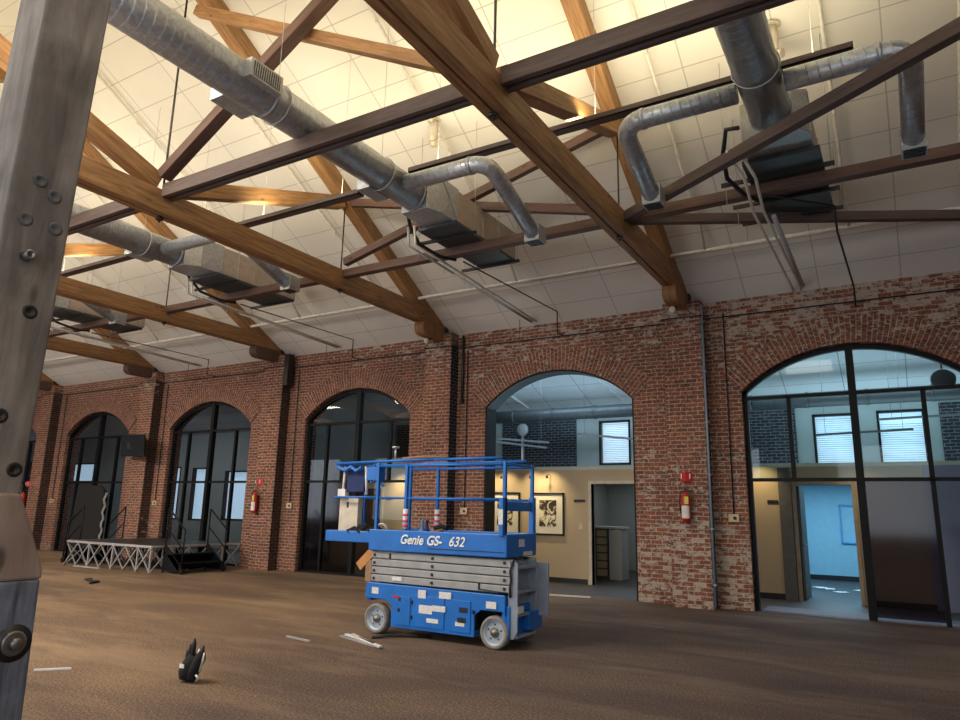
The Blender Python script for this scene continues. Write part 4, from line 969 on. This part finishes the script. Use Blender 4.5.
for k in range(n):
    z0 = .3+1.6*k/n; z1 = .3+1.6*(k+1)/n; xo = .05*math.sin(k*1.7); xp = .05*math.sin((k+1)*1.7)
    b.face([(-21.1+xo-.12, 12.88, z0), (-21.1+xo+.08, 12.82, z0), (-21.1+xp+.08, 12.82, z1), (-21.1+xp-.12, 12.88, z1)]); b.face([(-21.1+xo-.12, 12.9, z0), (-21.1+xo+.08, 12.84, z0), (-21.1+xp+.08, 12.84, z1), (-21.1+xp-.12, 12.9, z1)])
tag(b.build('silver_drape', 'alu', None, (-20.98, 12.87, .3)), 'crinkled silver drape hanging beside the black covered panel', 'drape')

# ------------------------------------------------------------------ scissor lift
th = 0.0
LO = Vector((-4.3, 7.58, 0))
lf = root('scissor_lift', LO, 'blue scissor lift with railed platform standing in the middle of the floor', 'scissor lift', None, th)
def lp(name, m, mb, parent=lf, bevel=0.006): return mb.build(name, m, parent, (0, 0, 0), bevel=bevel)
W = .78
# chassis
b = MB()
b.prism([(-1.53, 0, .11), (-.27, 0, .11), (-.27, 0, .36), (-.18, 0, .43), (.12, 0, .43), (.15, 0, .38), (.15, 0, .62), (-1.96, 0, .64), (-1.98, 0, .44), (-1.62, 0, .43), (-1.53, 0, .36)], (0, 0, 0), (0, .03, 0))
b.prism([(-1.53, 0, .11), (-.27, 0, .11), (-.27, 0, .36), (-.18, 0, .43), (.12, 0, .43), (.15, 0, .38), (.15, 0, .62), (-1.96, 0, .64), (-1.98, 0, .44), (-1.62, 0, .43), (-1.53, 0, .36)], (0, W-.03, 0), (0, W, 0))
b.box(-1.53, -.27, .03, W-.03, .14, .18, 'x'); b.box(-1.96, -1.90, .03, W-.03, .40, .62, 'y'); b.box(.09, .15, .03, W-.03, .25, .60, 'y'); b.box(-1.92, .12, .2, W-.2, .40, .46, 'x')
ch = lp('chassis', 'lift_blue', b, bevel=.01)
b = MB(); b.box(-1.50, -.30, .1, W-.1, .18, .56, 'x'); lp('inner_tray', 'black', b)
# panel lines, doors and handles on the chassis side
for (xa, xb, z0, z1) in ((-1.48, -1.22, .15, .50), (-.62, -.32, .15, .52), (-1.18, -.70, .15, .53)):
    b = MB(); b.box(xa, xb, -.012, 0, z0, z1); lp('side_door', 'lift_blue', b, bevel=.004)
for (xx, zz) in ((-1.2, .44), (-1.2, .26), (-1.40, .33), (-1.39, .46), (-.28, .40)):
    b = MB(); b.box(xx-.015, xx+.015, -.02, 0, zz-.02, zz+.02); lp('latch', 'black', b, bevel=0)
for (xa, xb, z0, z1, m) in ((-1.86, -1.75, .50, .58, 'sticker'), (-1.10, -.98, .50, .60, 'sticker'), (-.78, -.60, .52, .60, 'sticker'), (-1.08, -.88, .32, .42, 'sticker'), (-.88, -.68, .36, .43, 'sticker'), (-.96, -.78, .22, .27, 'sticker'), (-.10, .04, .46, .54, 'sticker'), (-.50, -.38, .26, .32, 'black'), (-.48, -.36, .38, .44, 'black'), (-1.50, -1.40, .47, .50, 'red'), (-.53, -.4, .22, .27, 'sticker')):
    b = MB(); b.box(xa, xb, -.016 if xa > -1.6 else -.004, -.0125 if xa > -1.6 else 0, z0, z1); lp('decal', m, b, bevel=0)
# wheels
for (xx, yy, s) in ((0, 0, -1), (-1.78, 0, -1), (0, W, 1), (-1.78, W, 1)):
    wc = Vector((xx, yy + (.055 if s < 0 else -.055), .19))
    b = MB(); b.disc(wc, (0, s, 0), [(.12, -.07), (.17, -.07), (.188, -.055), (.190, -.02), (.190, .03), (.182, .055), (.165, .062), (.148, .06), (.145, .045)], 36, False)
    wh = lp('wheel', 'tyre', b, bevel=0)
    b = MB(); b.disc(wc, (0, s, 0), [(.146, .02), (.146, .055), (.140, .056), (.125, .01), (.07, -.01), (.055, .02), (.05, .02)], 32); lp('rim', 'rim', b, wh, 0)
    b = MB(); b.disc(wc, (0, s, 0), [(.055, .0), (.055, .04), (.035, .045), (.03, .06), (.0, .062)], 20); lp('hub', 'boltmetal', b, wh, 0)
    for k in range(5):
        a = k*2*PI/5+.3; b = MB(); q = wc+Vector((.09*math.cos(a), 0, .09*math.sin(a))); b.cyl(q+Vector((0, s*-.01, 0)), q+Vector((0, s*.022, 0)), .012, 8); lp('wheel_nut', 'iron', b, wh, 0)
# scissor stack: four link pairs a side, nearly flat when stowed
for sd, yy in ((0, .035), (1, W-.085)):
    for k in range(4):
        z0 = .645+.10*k; t = -.012
        b = MB()
        b.hexa([Vector((-1.92, yy, z0+.006)), Vector((-1.92, yy+.05, z0+.006)), Vector((-1.92, yy+.05, z0+.094)), Vector((-1.92, yy, z0+.094)),
                Vector((.20, yy, z0+.006+t)), Vector((.20, yy+.05, z0+.006+t)), Vector((.20, yy+.05, z0+.094+t)), Vector((.20, yy, z0+.094+t))])
        ar = lp('scissor_arm', 'lift_grey', b, bevel=.008)
        for xx in (-1.87, -.93, .12):
            b = MB(); b.cyl((xx, yy-.012 if sd == 0 else yy+.05, z0+.045), (xx, yy if sd == 0 else yy+.062, z0+.045), .019, 10); lp('pivot_pin', 'black', b, ar, 0)
for k in range(4):
    for xx in (-1.85, -.93, .12):
        b = MB(); b.cyl((xx, .08, .69+.1*k), (xx, W-.08, .69+.1*k), .022, 10); lp('cross_tube', 'lift_grey', b, bevel=0)
b = MB(); b.tube([(-1.2, .4, .72), (-.3, .4, .88)], .045, 12); lp('hydraulic_ram', 'alu', b, bevel=0)
b = MB(); b.box(-1.56, -1.40, .027, .033, .68, .73); lp('decal', 'sticker', b, bevel=0)
b = MB(); b.box(-.24, -.22, .02, .033, .66, .74); b.tube([(-.23, .025, .67), (0, .02, .655), (.18, .02, .65)], .007, 6); lp('hose_clip', 'black', b, bevel=0); b = MB(); b.box(-1.62, -1.60, .02, .033, .95, 1.02); lp('stop_block', 'black', b, bevel=0)
# main platform
b = MB(); b.box(-1.95, .16, -.012, W+.012, 1.06, 1.10, 'x'); b.box(-1.95, .16, -.015, .02, 1.05, 1.325, 'x'); b.box(-1.95, .16, W-.02, W+.015, 1.05, 1.325, 'x'); b.box(.13, .17, -.012, W+.012, 1.05, 1.325, 'y')
pf = lp('platform_deck', 'lift_blue', b, bevel=.012)
b = MB(); b.box(-.98, .14, -.02, -.015, 1.105, 1.116); lp('rub_rail', 'navy', b, pf, 0)
# extension deck
b = MB(); b.box(-2.73, -1.9, .05, W-.05, 1.16, 1.20, 'x'); b.box(-2.73, -1.8, .02, .05, 1.14, 1.29, 'x'); b.box(-2.73, -1.8, W-.05, W-.02, 1.14, 1.29, 'x'); b.box(-2.77, -2.73, .02, W-.02, 1.14, 1.29, 'y')
lp('extension_deck', 'lift_blue', b, bevel=.01)
# lettering, shapes as on the machine
RX = (PI/2, 0, 0)
text('Genie', .165, (-1.42, -.022, 1.155), RX, 'letter', pf, 'lettering', shear=.28, off=.0045, sx=.93)
text('GS-', .165, (-1.00, -.022, 1.155), RX, 'letter', pf, 'lettering', shear=.3, off=.0045, sx=.95)
text('632', .165, (-.66, -.022, 1.155), RX, 'letter', pf, 'lettering', shear=.3, off=.0028, sx=.95)
# guard rails
rr = .019
def rail(name, pts, r=rr): b = MB(); b.tube(pts, r, 10); return lp(name, 'lift_blue', b, bevel=0)
for yy in (.02, W-.02):
    rail('top_rail', [(-1.85, yy, 2.17), (.12, yy, 2.17)]); rail('mid_rail', [(-1.85, yy, 1.74), (.12, yy, 1.74)], .015)
    for xx in (-1.375, .12):
        q = MB(); q.bar((xx, yy, 1.1), (xx, yy, 2.19), .04, .045) if xx < 0 else q.bar((xx, yy, 1.1), (xx, yy, 2.20), .04, .05)
        lp('rail_post', 'lift_blue', q, bevel=.006)
    q = MB(); q.bar((-1.86, yy, 1.1), (-1.86, yy, 2.21), .04, .045); lp('rail_post', 'lift_blue', q, bevel=.006)
    # extension rails slide on the main ones
    rail('extension_rail', [(-2.68, yy+(.04 if yy < .4 else -.04), 2.22), (-1.35, yy+(.04 if yy < .4 else -.04), 2.245), (-.98, yy+(.04 if yy < .4 else -.04), 2.245)])
    rail('extension_rail', [(-2.68, yy+(.04 if yy < .4 else -.04), 1.745), (-1.9, yy+(.04 if yy < .4 else -.04), 1.75)], .015)
    rail('extension_rail', [(-.98, yy+(.04 if yy < .4 else -.04), 2.245), (.05, yy+(.04 if yy < .4 else -.04), 2.25)])
for zz in (2.22, 1.745): rail('extension_rail', [(-2.68, .06, zz), (-2.68, W-.06, zz)], rr if zz > 2 else .015)
for yy in (.06, W-.06):
    rail('rail_post', [(-2.66, yy, 1.2), (-2.68, yy, 2.22)]) if yy > .4 else None
# entry gate at the right end
q = MB(); q.bar((.11, .0, 1.3), (.11, .0, 1.76), .06, .12); lp('gate_post', 'lift_blue', q, bevel=.01)
q = MB(); q.bar((.12, W-.01, 1.06), (.12, W-.01, 1.78), .07, .08); lp('gate_post', 'lift_blue', q, bevel=.01)
q = MB(); q.bar((.12, .04, 2.17), (.12, W-.04, 2.17), .035, .035); lp('gate_frame', 'lift_blue', q, bevel=.005)
q = MB(); q.box(.10, .13, .03, W-.05, 1.60, 1.72, 'y'); lp('gate_panel', 'lift_blue', q, bevel=.01)
for q4 in ((.08, .14, -.066, -.06, 1.44, 1.62), (.172, .178, .3, .44, 1.17, 1.26), (.172, .178, .42, .66, 1.06, 1.11)):
    q = MB(); q.box(*q4); lp('decal', 'sticker', q, bevel=0)
for ys in (.02, W-.02):
    xx = -1.375; b = MB(); b.tube([(xx, ys, 1.34), (xx, ys, 1.60)], .036, 12); sl = lp('sleeve', 'white', b, bevel=0); sl['label'] = 'white sleeve with pink tape'
    b = MB()
    for zz in (1.37, 1.43, 1.51): b.tube([(xx, ys, zz), (xx, ys, zz+.03)], .039, 12)
    lp('tape', 'pink', b, sl, 0)
# ladder end
b = MB(); b.box(.165, .28, .075, .56, .14, .17, 'y'); b.box(.155, .175, .07, .57, .14, 1.0)
lad = lp('entry_ladder', 'lift_grey2', b, bevel=.004)
for yy in (.05, .55):
    b = MB(); b.prism([(.18, yy, .13), (.24, yy, .13), (.29, yy, .22), (.29, yy, .98), (.23, yy, 1.03), (.16, yy, 1.03), (.16, yy, .2)], (0, 0, 0), (0, .028, 0)); lp('side_rail', 'lift_grey2', b, lad)
for zz in (.38, .64, .92):
    b = MB(); b.box(.17, .29, .078, .55, zz, zz+.035, 'y'); lp('rung', 'lift_grey2', b, lad, .004)
b = MB(); b.box(.27, .43, .60, .63, .35, .98, 'z'); b.box(.27, .29, .58, .63, .35, .98, 'z'); lp('swing_door', 'lift_grey2', b, bevel=.006)
b = MB(); b.box(.15, .20, .03, W-.08, .14, .5, 'z'); b.box(.16, .30, .35, W-.08, .2, .42, 'x'); lp('rear_bumper', 'lift_blue', b, bevel=.01)
b = MB(); b.box(.292, .296, .052, .2, .42, .50); lp('decal', 'sticker', b, bevel=0)
b = MB(); b.tube([(.24, .04, 1.03), (.2, .02, .9), (.21, .03, .8), (.2, .02, .7), (.2, .03, .6)], .014, 6); lp('hose_bundle', 'cable', b, bevel=0)
b = MB(); b.tube([(.18, .2, 1.03), (.23, .35, 1.05), (.2, .5, 1.03)], .012, 6); lp('hose_bundle', 'cable', b, bevel=0)
# control box and hook-on things at the extension end
SH = .10
b = MB(); b.box(-2.62+SH, -2.30+SH, .12, .2, 1.82, 2.16); cbx = lp('control_panel', 'navy', b, bevel=.01)
b = MB(); b.cyl((-2.58, .12, 1.78), (-2.56, .12, 2.18), .018, 8); b.box(-2.66, -2.52, .1, .18, 1.74, 1.86); lp('panel_bracket', 'white', b, cbx, 0)
b = MB(); b.cyl((-2.14, .12, 1.78), (-2.18, .12, 2.18), .018, 8); lp('panel_bracket', 'white', b, cbx, 0)
b = MB(); b.box(-2.10, -1.84, .05, .14, 1.98, 2.16); b.tube([(-2.65, .06, 2.17), (-2.50, .06, 2.12), (-2.40, .06, 2.17), (-2.30, .06, 2.11), (-2.20, .06, 2.16)], .03, 8); b.tube([(-1.98, .06, 2.2), (-2.04, .08, 1.95), (-1.90, .08, 2.0), (-1.80, .06, 1.9)], .018, 8); lp('controller', 'lift_blue', b, bevel=.006)
b = MB(); b.cyl((-1.62, .06, 2.25), (-1.62, .06, 2.42), .013, 8); b.disc((-1.62, .06, 2.41), (0, 0, 1), [(.05, 0), (.05, .025)], 12); lp('beacon', 'alu', b, bevel=0)
b = MB(); b.tube([(-1.5, .06, 2.27), (-1.2, .06, 2.285), (-.75, .06, 2.275)], .016, 8); lp('pipe_padding', 'cardboard', b, bevel=0)
# things carried on the deck
def onlift(o, x, y, z):
    c_, s_ = math.cos(th), math.sin(th); o.location = LO + Vector((x*c_-y*s_, x*s_+y*c_, z)); o.rotation_euler = (0, 0, th); return o
b = MB(); b.box(-.17, .17, -.05, .05, 0, .56, 'z'); b.mat(1); b.box(-.04, .0, -.052, -.05, .40, .48); b.mat(0)
o = b.build('control_cabinet', ['cream', 'black'], bevel=.01); onlift(o, -2.50, .22, 1.20); tag(o, 'cream cabinet with a dark slot standing on the lift extension deck', 'cabinet')
b = MB()
for k in range(5): b.tube([(-.22+.1*k, -.08+.03*(k % 2), .05), (-.17+.1*k, .0, .10+.025*(k % 3)), (-.12+.1*k, .08, .05)], .05, 8)
o = b.build('tool_bag', 'blackfab'); onlift(o, -2.16, .12, 1.205); tag(o, 'lumpy black tool bag lying on the lift extension deck', 'bag')
b = MB(); 
for k in range(3): b.tube([(.09*math.cos(q*PI/5), 0.01*k, .1+.09*math.sin(q*PI/5)) for q in range(11)], .014, 6)
b.box(-.03, .05, -.03, .02, 0, .05)
o = b.build('cord_coil', 'sticker'); onlift(o, -1.88, .16, 1.205); tag(o, 'coil of pale cord with red mark on the lift deck', 'cord')
b = MB(); b.tube([(0, 0, 0), (.06, 0, .1), (.14, 0, .05), (.2, .02, .0)], .04, 8); o = b.build('cream_cloth', 'cream'); onlift(o, -1.76, .3, 1.11); tag(o, 'crumpled cream rag beside the cord coil on the lift deck', 'rag')
for (xx, m, lab) in ((-1.30, 'bluelight', 'light blue plastic bottle standing on the platform between the taped posts'), (-1.22, 'navy', 'dark blue bottle beside the light blue one on the platform')):
    b = MB(); b.disc((0, 0, 0), (0, 0, 1), [(.04, 0), (.045, .02), (.045, .2), (.02, .27), (.018, .32), (.022, .33), (.022, .36)], 14); o = b.build('spray_bottle', m); onlift(o, xx, .3, 1.10); tag(o, lab, 'bottle', 'bottles on the lift platform')
b = MB(); b.box(-.12, .12, -.1, .1, 0, .2); b.box(-.1, .04, -.06, .06, .2, .24); o = b.build('small_carton', 'cardboard', bevel=.01); onlift(o, -1.05, .35, 1.10); tag(o, 'small brown carton on the platform beside the bottles', 'box')
b = MB(); b.tube([(-.1, 0, .03), (0, .01, .06), (.1, 0, .03)], .03, 8); o = b.build('work_glove', 'blackfab'); onlift(o, -.82, .04, 1.335); tag(o, 'dark rag lying on the platform edge above the lettering', 'rag')
# boards leaning behind the lift
b = MB(); b.bar((0, 0, 0), (.24, .0, .22), .03, .12, (0, 0, 1))
o = b.build('wood_board', 'board'); o.location = LO+Vector((-2.16, .06, .82)); tag(o, 'short orange board sticking out at the left end of the lift', 'board')
b = MB(); b.box(-.05, .05, .0, .25, 0, .28, 'z'); o = b.build('leaning_cardboard', 'cardboard'); o.location = LO+Vector((-1.985, .05, .64)); tag(o, 'upright brown cardboard piece under the orange board at the left end of the lift', 'board')

# ------------------------------------------------------------------ loose things on the floor
def slat(p0, p1, w, m, lab, name='metal_slat', cat='slat', g='slats on the floor by the lift', z=.012):
    b = MB(); a, c = Vector((*p0, z)), Vector((*p1, z)); b.bar(a, c, w, .018); o = b.build(name, m, None, (a+c)/2); tag(o, lab, cat, g)
slat((-6.30, 7.28), (-5.62, 6.98), .05, 'white', 'white slat in the pile left of the lift, rearmost')
slat((-6.28, 7.16), (-5.40, 6.86), .05, 'alu', 'silver slat in the pile left of the lift, nearest to the camera', z=.012)
slat((-6.15, 7.23), (-5.52, 6.88), .04, 'cream', 'cream slat lying across the pile left of the lift', z=.034)
slat((-5.95, 7.10), (-5.36, 6.80), .04, 'white', 'short white slat at the right end of the pile left of the lift', z=.034)
slat((-6.78, 6.72), (-6.33, 6.66), .035, 'alu', 'single thin pale stick lying alone left of the pile', 'thin_stick', 'stick', None)
slat((-7.33, 3.98), (-7.12, 4.22), .02, 'paper', 'thin white strip on the floor beside the weathered post', 'white_strip', 'strip', None)
slat((-6.25, 13.0), (-5.35, 13.18), .12, 'cream', 'pale plank lying on the floor in the open arch right of the lift', 'floor_plank', 'plank', None, z=.012)
b = MB(); b.tube([(-5.88, 7.28, .02), (-5.75, 7.45, .03), (-5.55, 7.62, .03), (-5.3, 7.75, .02)], .02, 6)
tag(b.build('power_cord', 'cable', None, (-5.6, 7.5, 0)), 'dark cord leading from the slats to under the lift', 'cord')
# tool pouch
O = (-5.79, 4.60, 0); f = root('tool_pouch', O, 'black tool pouch with tools sticking up, alone on the floor at lower left', 'tool pouch')
b = MB()
ax = Vector((.07, .0, .26)).normalized()
b.tube([(-5.85, 4.55, .02), (-5.84, 4.56, .07), (-5.81, 4.58, .15), (-5.78, 4.60, .22)], [.055, .082, .085, .07], 14); b.build('pouch_body', 'blackfab', f, O)
b = MB(); b.tube([(-5.77, 4.55, .03), (-5.74, 4.56, .12), (-5.70, 4.58, .22), (-5.68, 4.58, .27)], [.04, .055, .05, .03], 12); b.build('side_pocket', 'blackfab', f, O)
for k, (dx_, dy_, h, r, m) in enumerate(((-.05, 0, .30, .018, 'black'), (.0, -.01, .36, .022, 'black'), (.04, .01, .27, .012, 'alu'), (.09, .0, .31, .02, 'black'), (.115, -.01, .25, .012, 'white'), (-.08, 0, .24, .014, 'black'))):
    b = MB(); p = Vector((-5.80+dx_, 4.585+dy_, .1)); b.tube([p, p+Vector((dx_*.25, 0, h-.14)), p+Vector((dx_*.35, 0, h-.08))], [r, r, r*.5], 8); b.build('tool', m, f, O)
b = MB(); b.box(-5.86, -5.80, 4.485, 4.492, .13, .165); b.build('label_patch', 'sticker', f, O)
b = MB(); b.tube([(-5.70, 4.56, .02), (-5.66, 4.55, .05), (-5.69, 4.54, .08)], .012, 6); b.build('strap', 'alu', f, O)
b = MB(); b.tube([(-14.9, 9.0, .02), (-14.6, 8.7, .05), (-14.3, 8.8, .02), (-14.1, 8.5, .02)], .025, 6); tag(b.build('floor_cable', 'cable', None, (-14.5, 8.8, 0)), 'short dark cable end lying on the floor in front of the stage', 'cable')

# ------------------------------------------------------------------ light
w = bpy.data.worlds.new('world'); SC.world = w; w.use_nodes = True
w.node_tree.nodes['Background'].inputs[0].default_value = (0.75, 0.86, 1.0, 1); w.node_tree.nodes['Background'].inputs[1].default_value = .6
def area(loc, rot, sx, sy_, e, col, name='window_light', spread=PI):
    ld = bpy.data.lights.new(name, 'AREA'); ld.shape = 'RECTANGLE'; ld.size = sx; ld.size_y = sy_; ld.energy = e; ld.color = col; ld.spread = spread
    o = bpy.data.objects.new(name, ld); COL.objects.link(o); o.location = loc; o.rotation_euler = rot; return o
# daylight through the windows of the wall behind the camera
for c in cs: area((c, YF-.1, 2.6), (PI/2, 0, 0), 2.9, 3.1, 75 if c < -3 else 45, (.84, .92, 1.0), 'daylight_window')
# fill lights added under the slope above and behind the camera
for c in (-25, -19.5, -14, -8.5, -3, 2.8, 7):
    area((c, 1.0, roofz(1.0)-.12), (math.atan(RS), 0, 0), 2.6, 2.2, 500 if c < -3.5 else 85, (1.0, .90, .76), 'roof_fill')
for k, c in enumerate((-25, -19.5, -14, -8.5, -3, 2.8, 7)):
    f = MB(); dy = 1.1*math.cos(math.atan(RS))
    for xx in (c-1.36, c+1.36): f.bar((xx, 1-dy, roofz(1-dy)-.06), (xx, 1+dy, roofz(1+dy)-.06), .08, .12)
    for yy in (1-dy, 1+dy): f.bar((c-1.4, yy, roofz(yy)-.06), (c+1.4, yy, roofz(yy)-.06), .08, .12)
    struct(f.build('window_%d' % (40+k), 'white_pipe', None, (c, 1, roofz(1))))  # made-up frame around each added fill light, no real window
# annex: cool area lights added for the blue ambience, no skylight there
area((-7.0, 16.0, 5.0), (0, 0, 0), 4.5, 1.2, 95, (.55, .80, 1.0), 'annex_fill')
area((-.5, 16.0, 5.0), (0, 0, 0), 4.5, 1.2, 90, (.64, .85, 1.0), 'annex_fill')
area((-22, 16.0, 4.9), (0, 0, 0), 12, 1.2, 110, (.9, .95, 1.0), 'annex_fill')
area((-7.0, 15.0, 2.75), (PI, 0, 0), 5, .8, 50, (.5, .78, 1.0), 'annex_upfill')  # upward fill added for the annex, no lamp stands here
area((-.3, 17.0, 2.75), (PI, 0, 0), 5, 1.5, 45, (.64, .85, 1.0), 'annex_upfill')
area((-1.6, 18.5, 2.5), (0, 0, 0), 2.5, 3, 110, (.45, .78, 1.0), 'room_fill')  # added under the ceilings to give the windowless rooms a cool tone
area((-6.0, 18.3, 2.5), (0, 0, 0), 2.0, 2.5, 14, (.8, .92, 1.0), 'room_fill')
def spot(loc, tgt, e, col, size=1.0, blend=.6):
    ld = bpy.data.lights.new('spot', 'SPOT'); ld.energy = e; ld.color = col; ld.spot_size = size; ld.spot_blend = blend; ld.shadow_soft_size = .05
    o = bpy.data.objects.new('spot', ld); COL.objects.link(o); o.location = loc
    o.rotation_euler = (Vector(tgt)-Vector(loc)).to_track_quat('-Z', 'Y').to_euler()
for xx in (-9.0, -8.5, -7.7, -7.3): spot((xx, YP-.45, 2.75), (xx, YP, 1.6), 45, (1, .78, .42), 1.7, 1.0)
spot((-2.5, YP-.5, 2.9), (-2.5, YP, 1.7), 45, (1, .75, .38), 1.5, 1.0)
spot((-11.7, YP-.5, 2.75), (-11.8, YP, 1.5), 70, (1, .78, .42), 1.7, 1.0)
spot((-.6, YP-.8, 2.9), (-.7, YP, 1.3), 20, (1, .75, .45), 1.5, 1.0)

SC.view_settings.view_transform = 'Standard'; SC.view_settings.look = 'None'; SC.view_settings.gamma = 1.0; SC.view_settings.exposure = 0.22
SC.view_settings.use_curve_mapping = False
SC.cycles.use_denoising = True
SC.cycles.max_bounces = 8; SC.cycles.diffuse_bounces = 5; SC.cycles.transparent_max_bounces = 12
SC.cycles.sample_clamp_indirect = 8
SC.cycles.caustics_reflective = False; SC.cycles.caustics_refractive = False
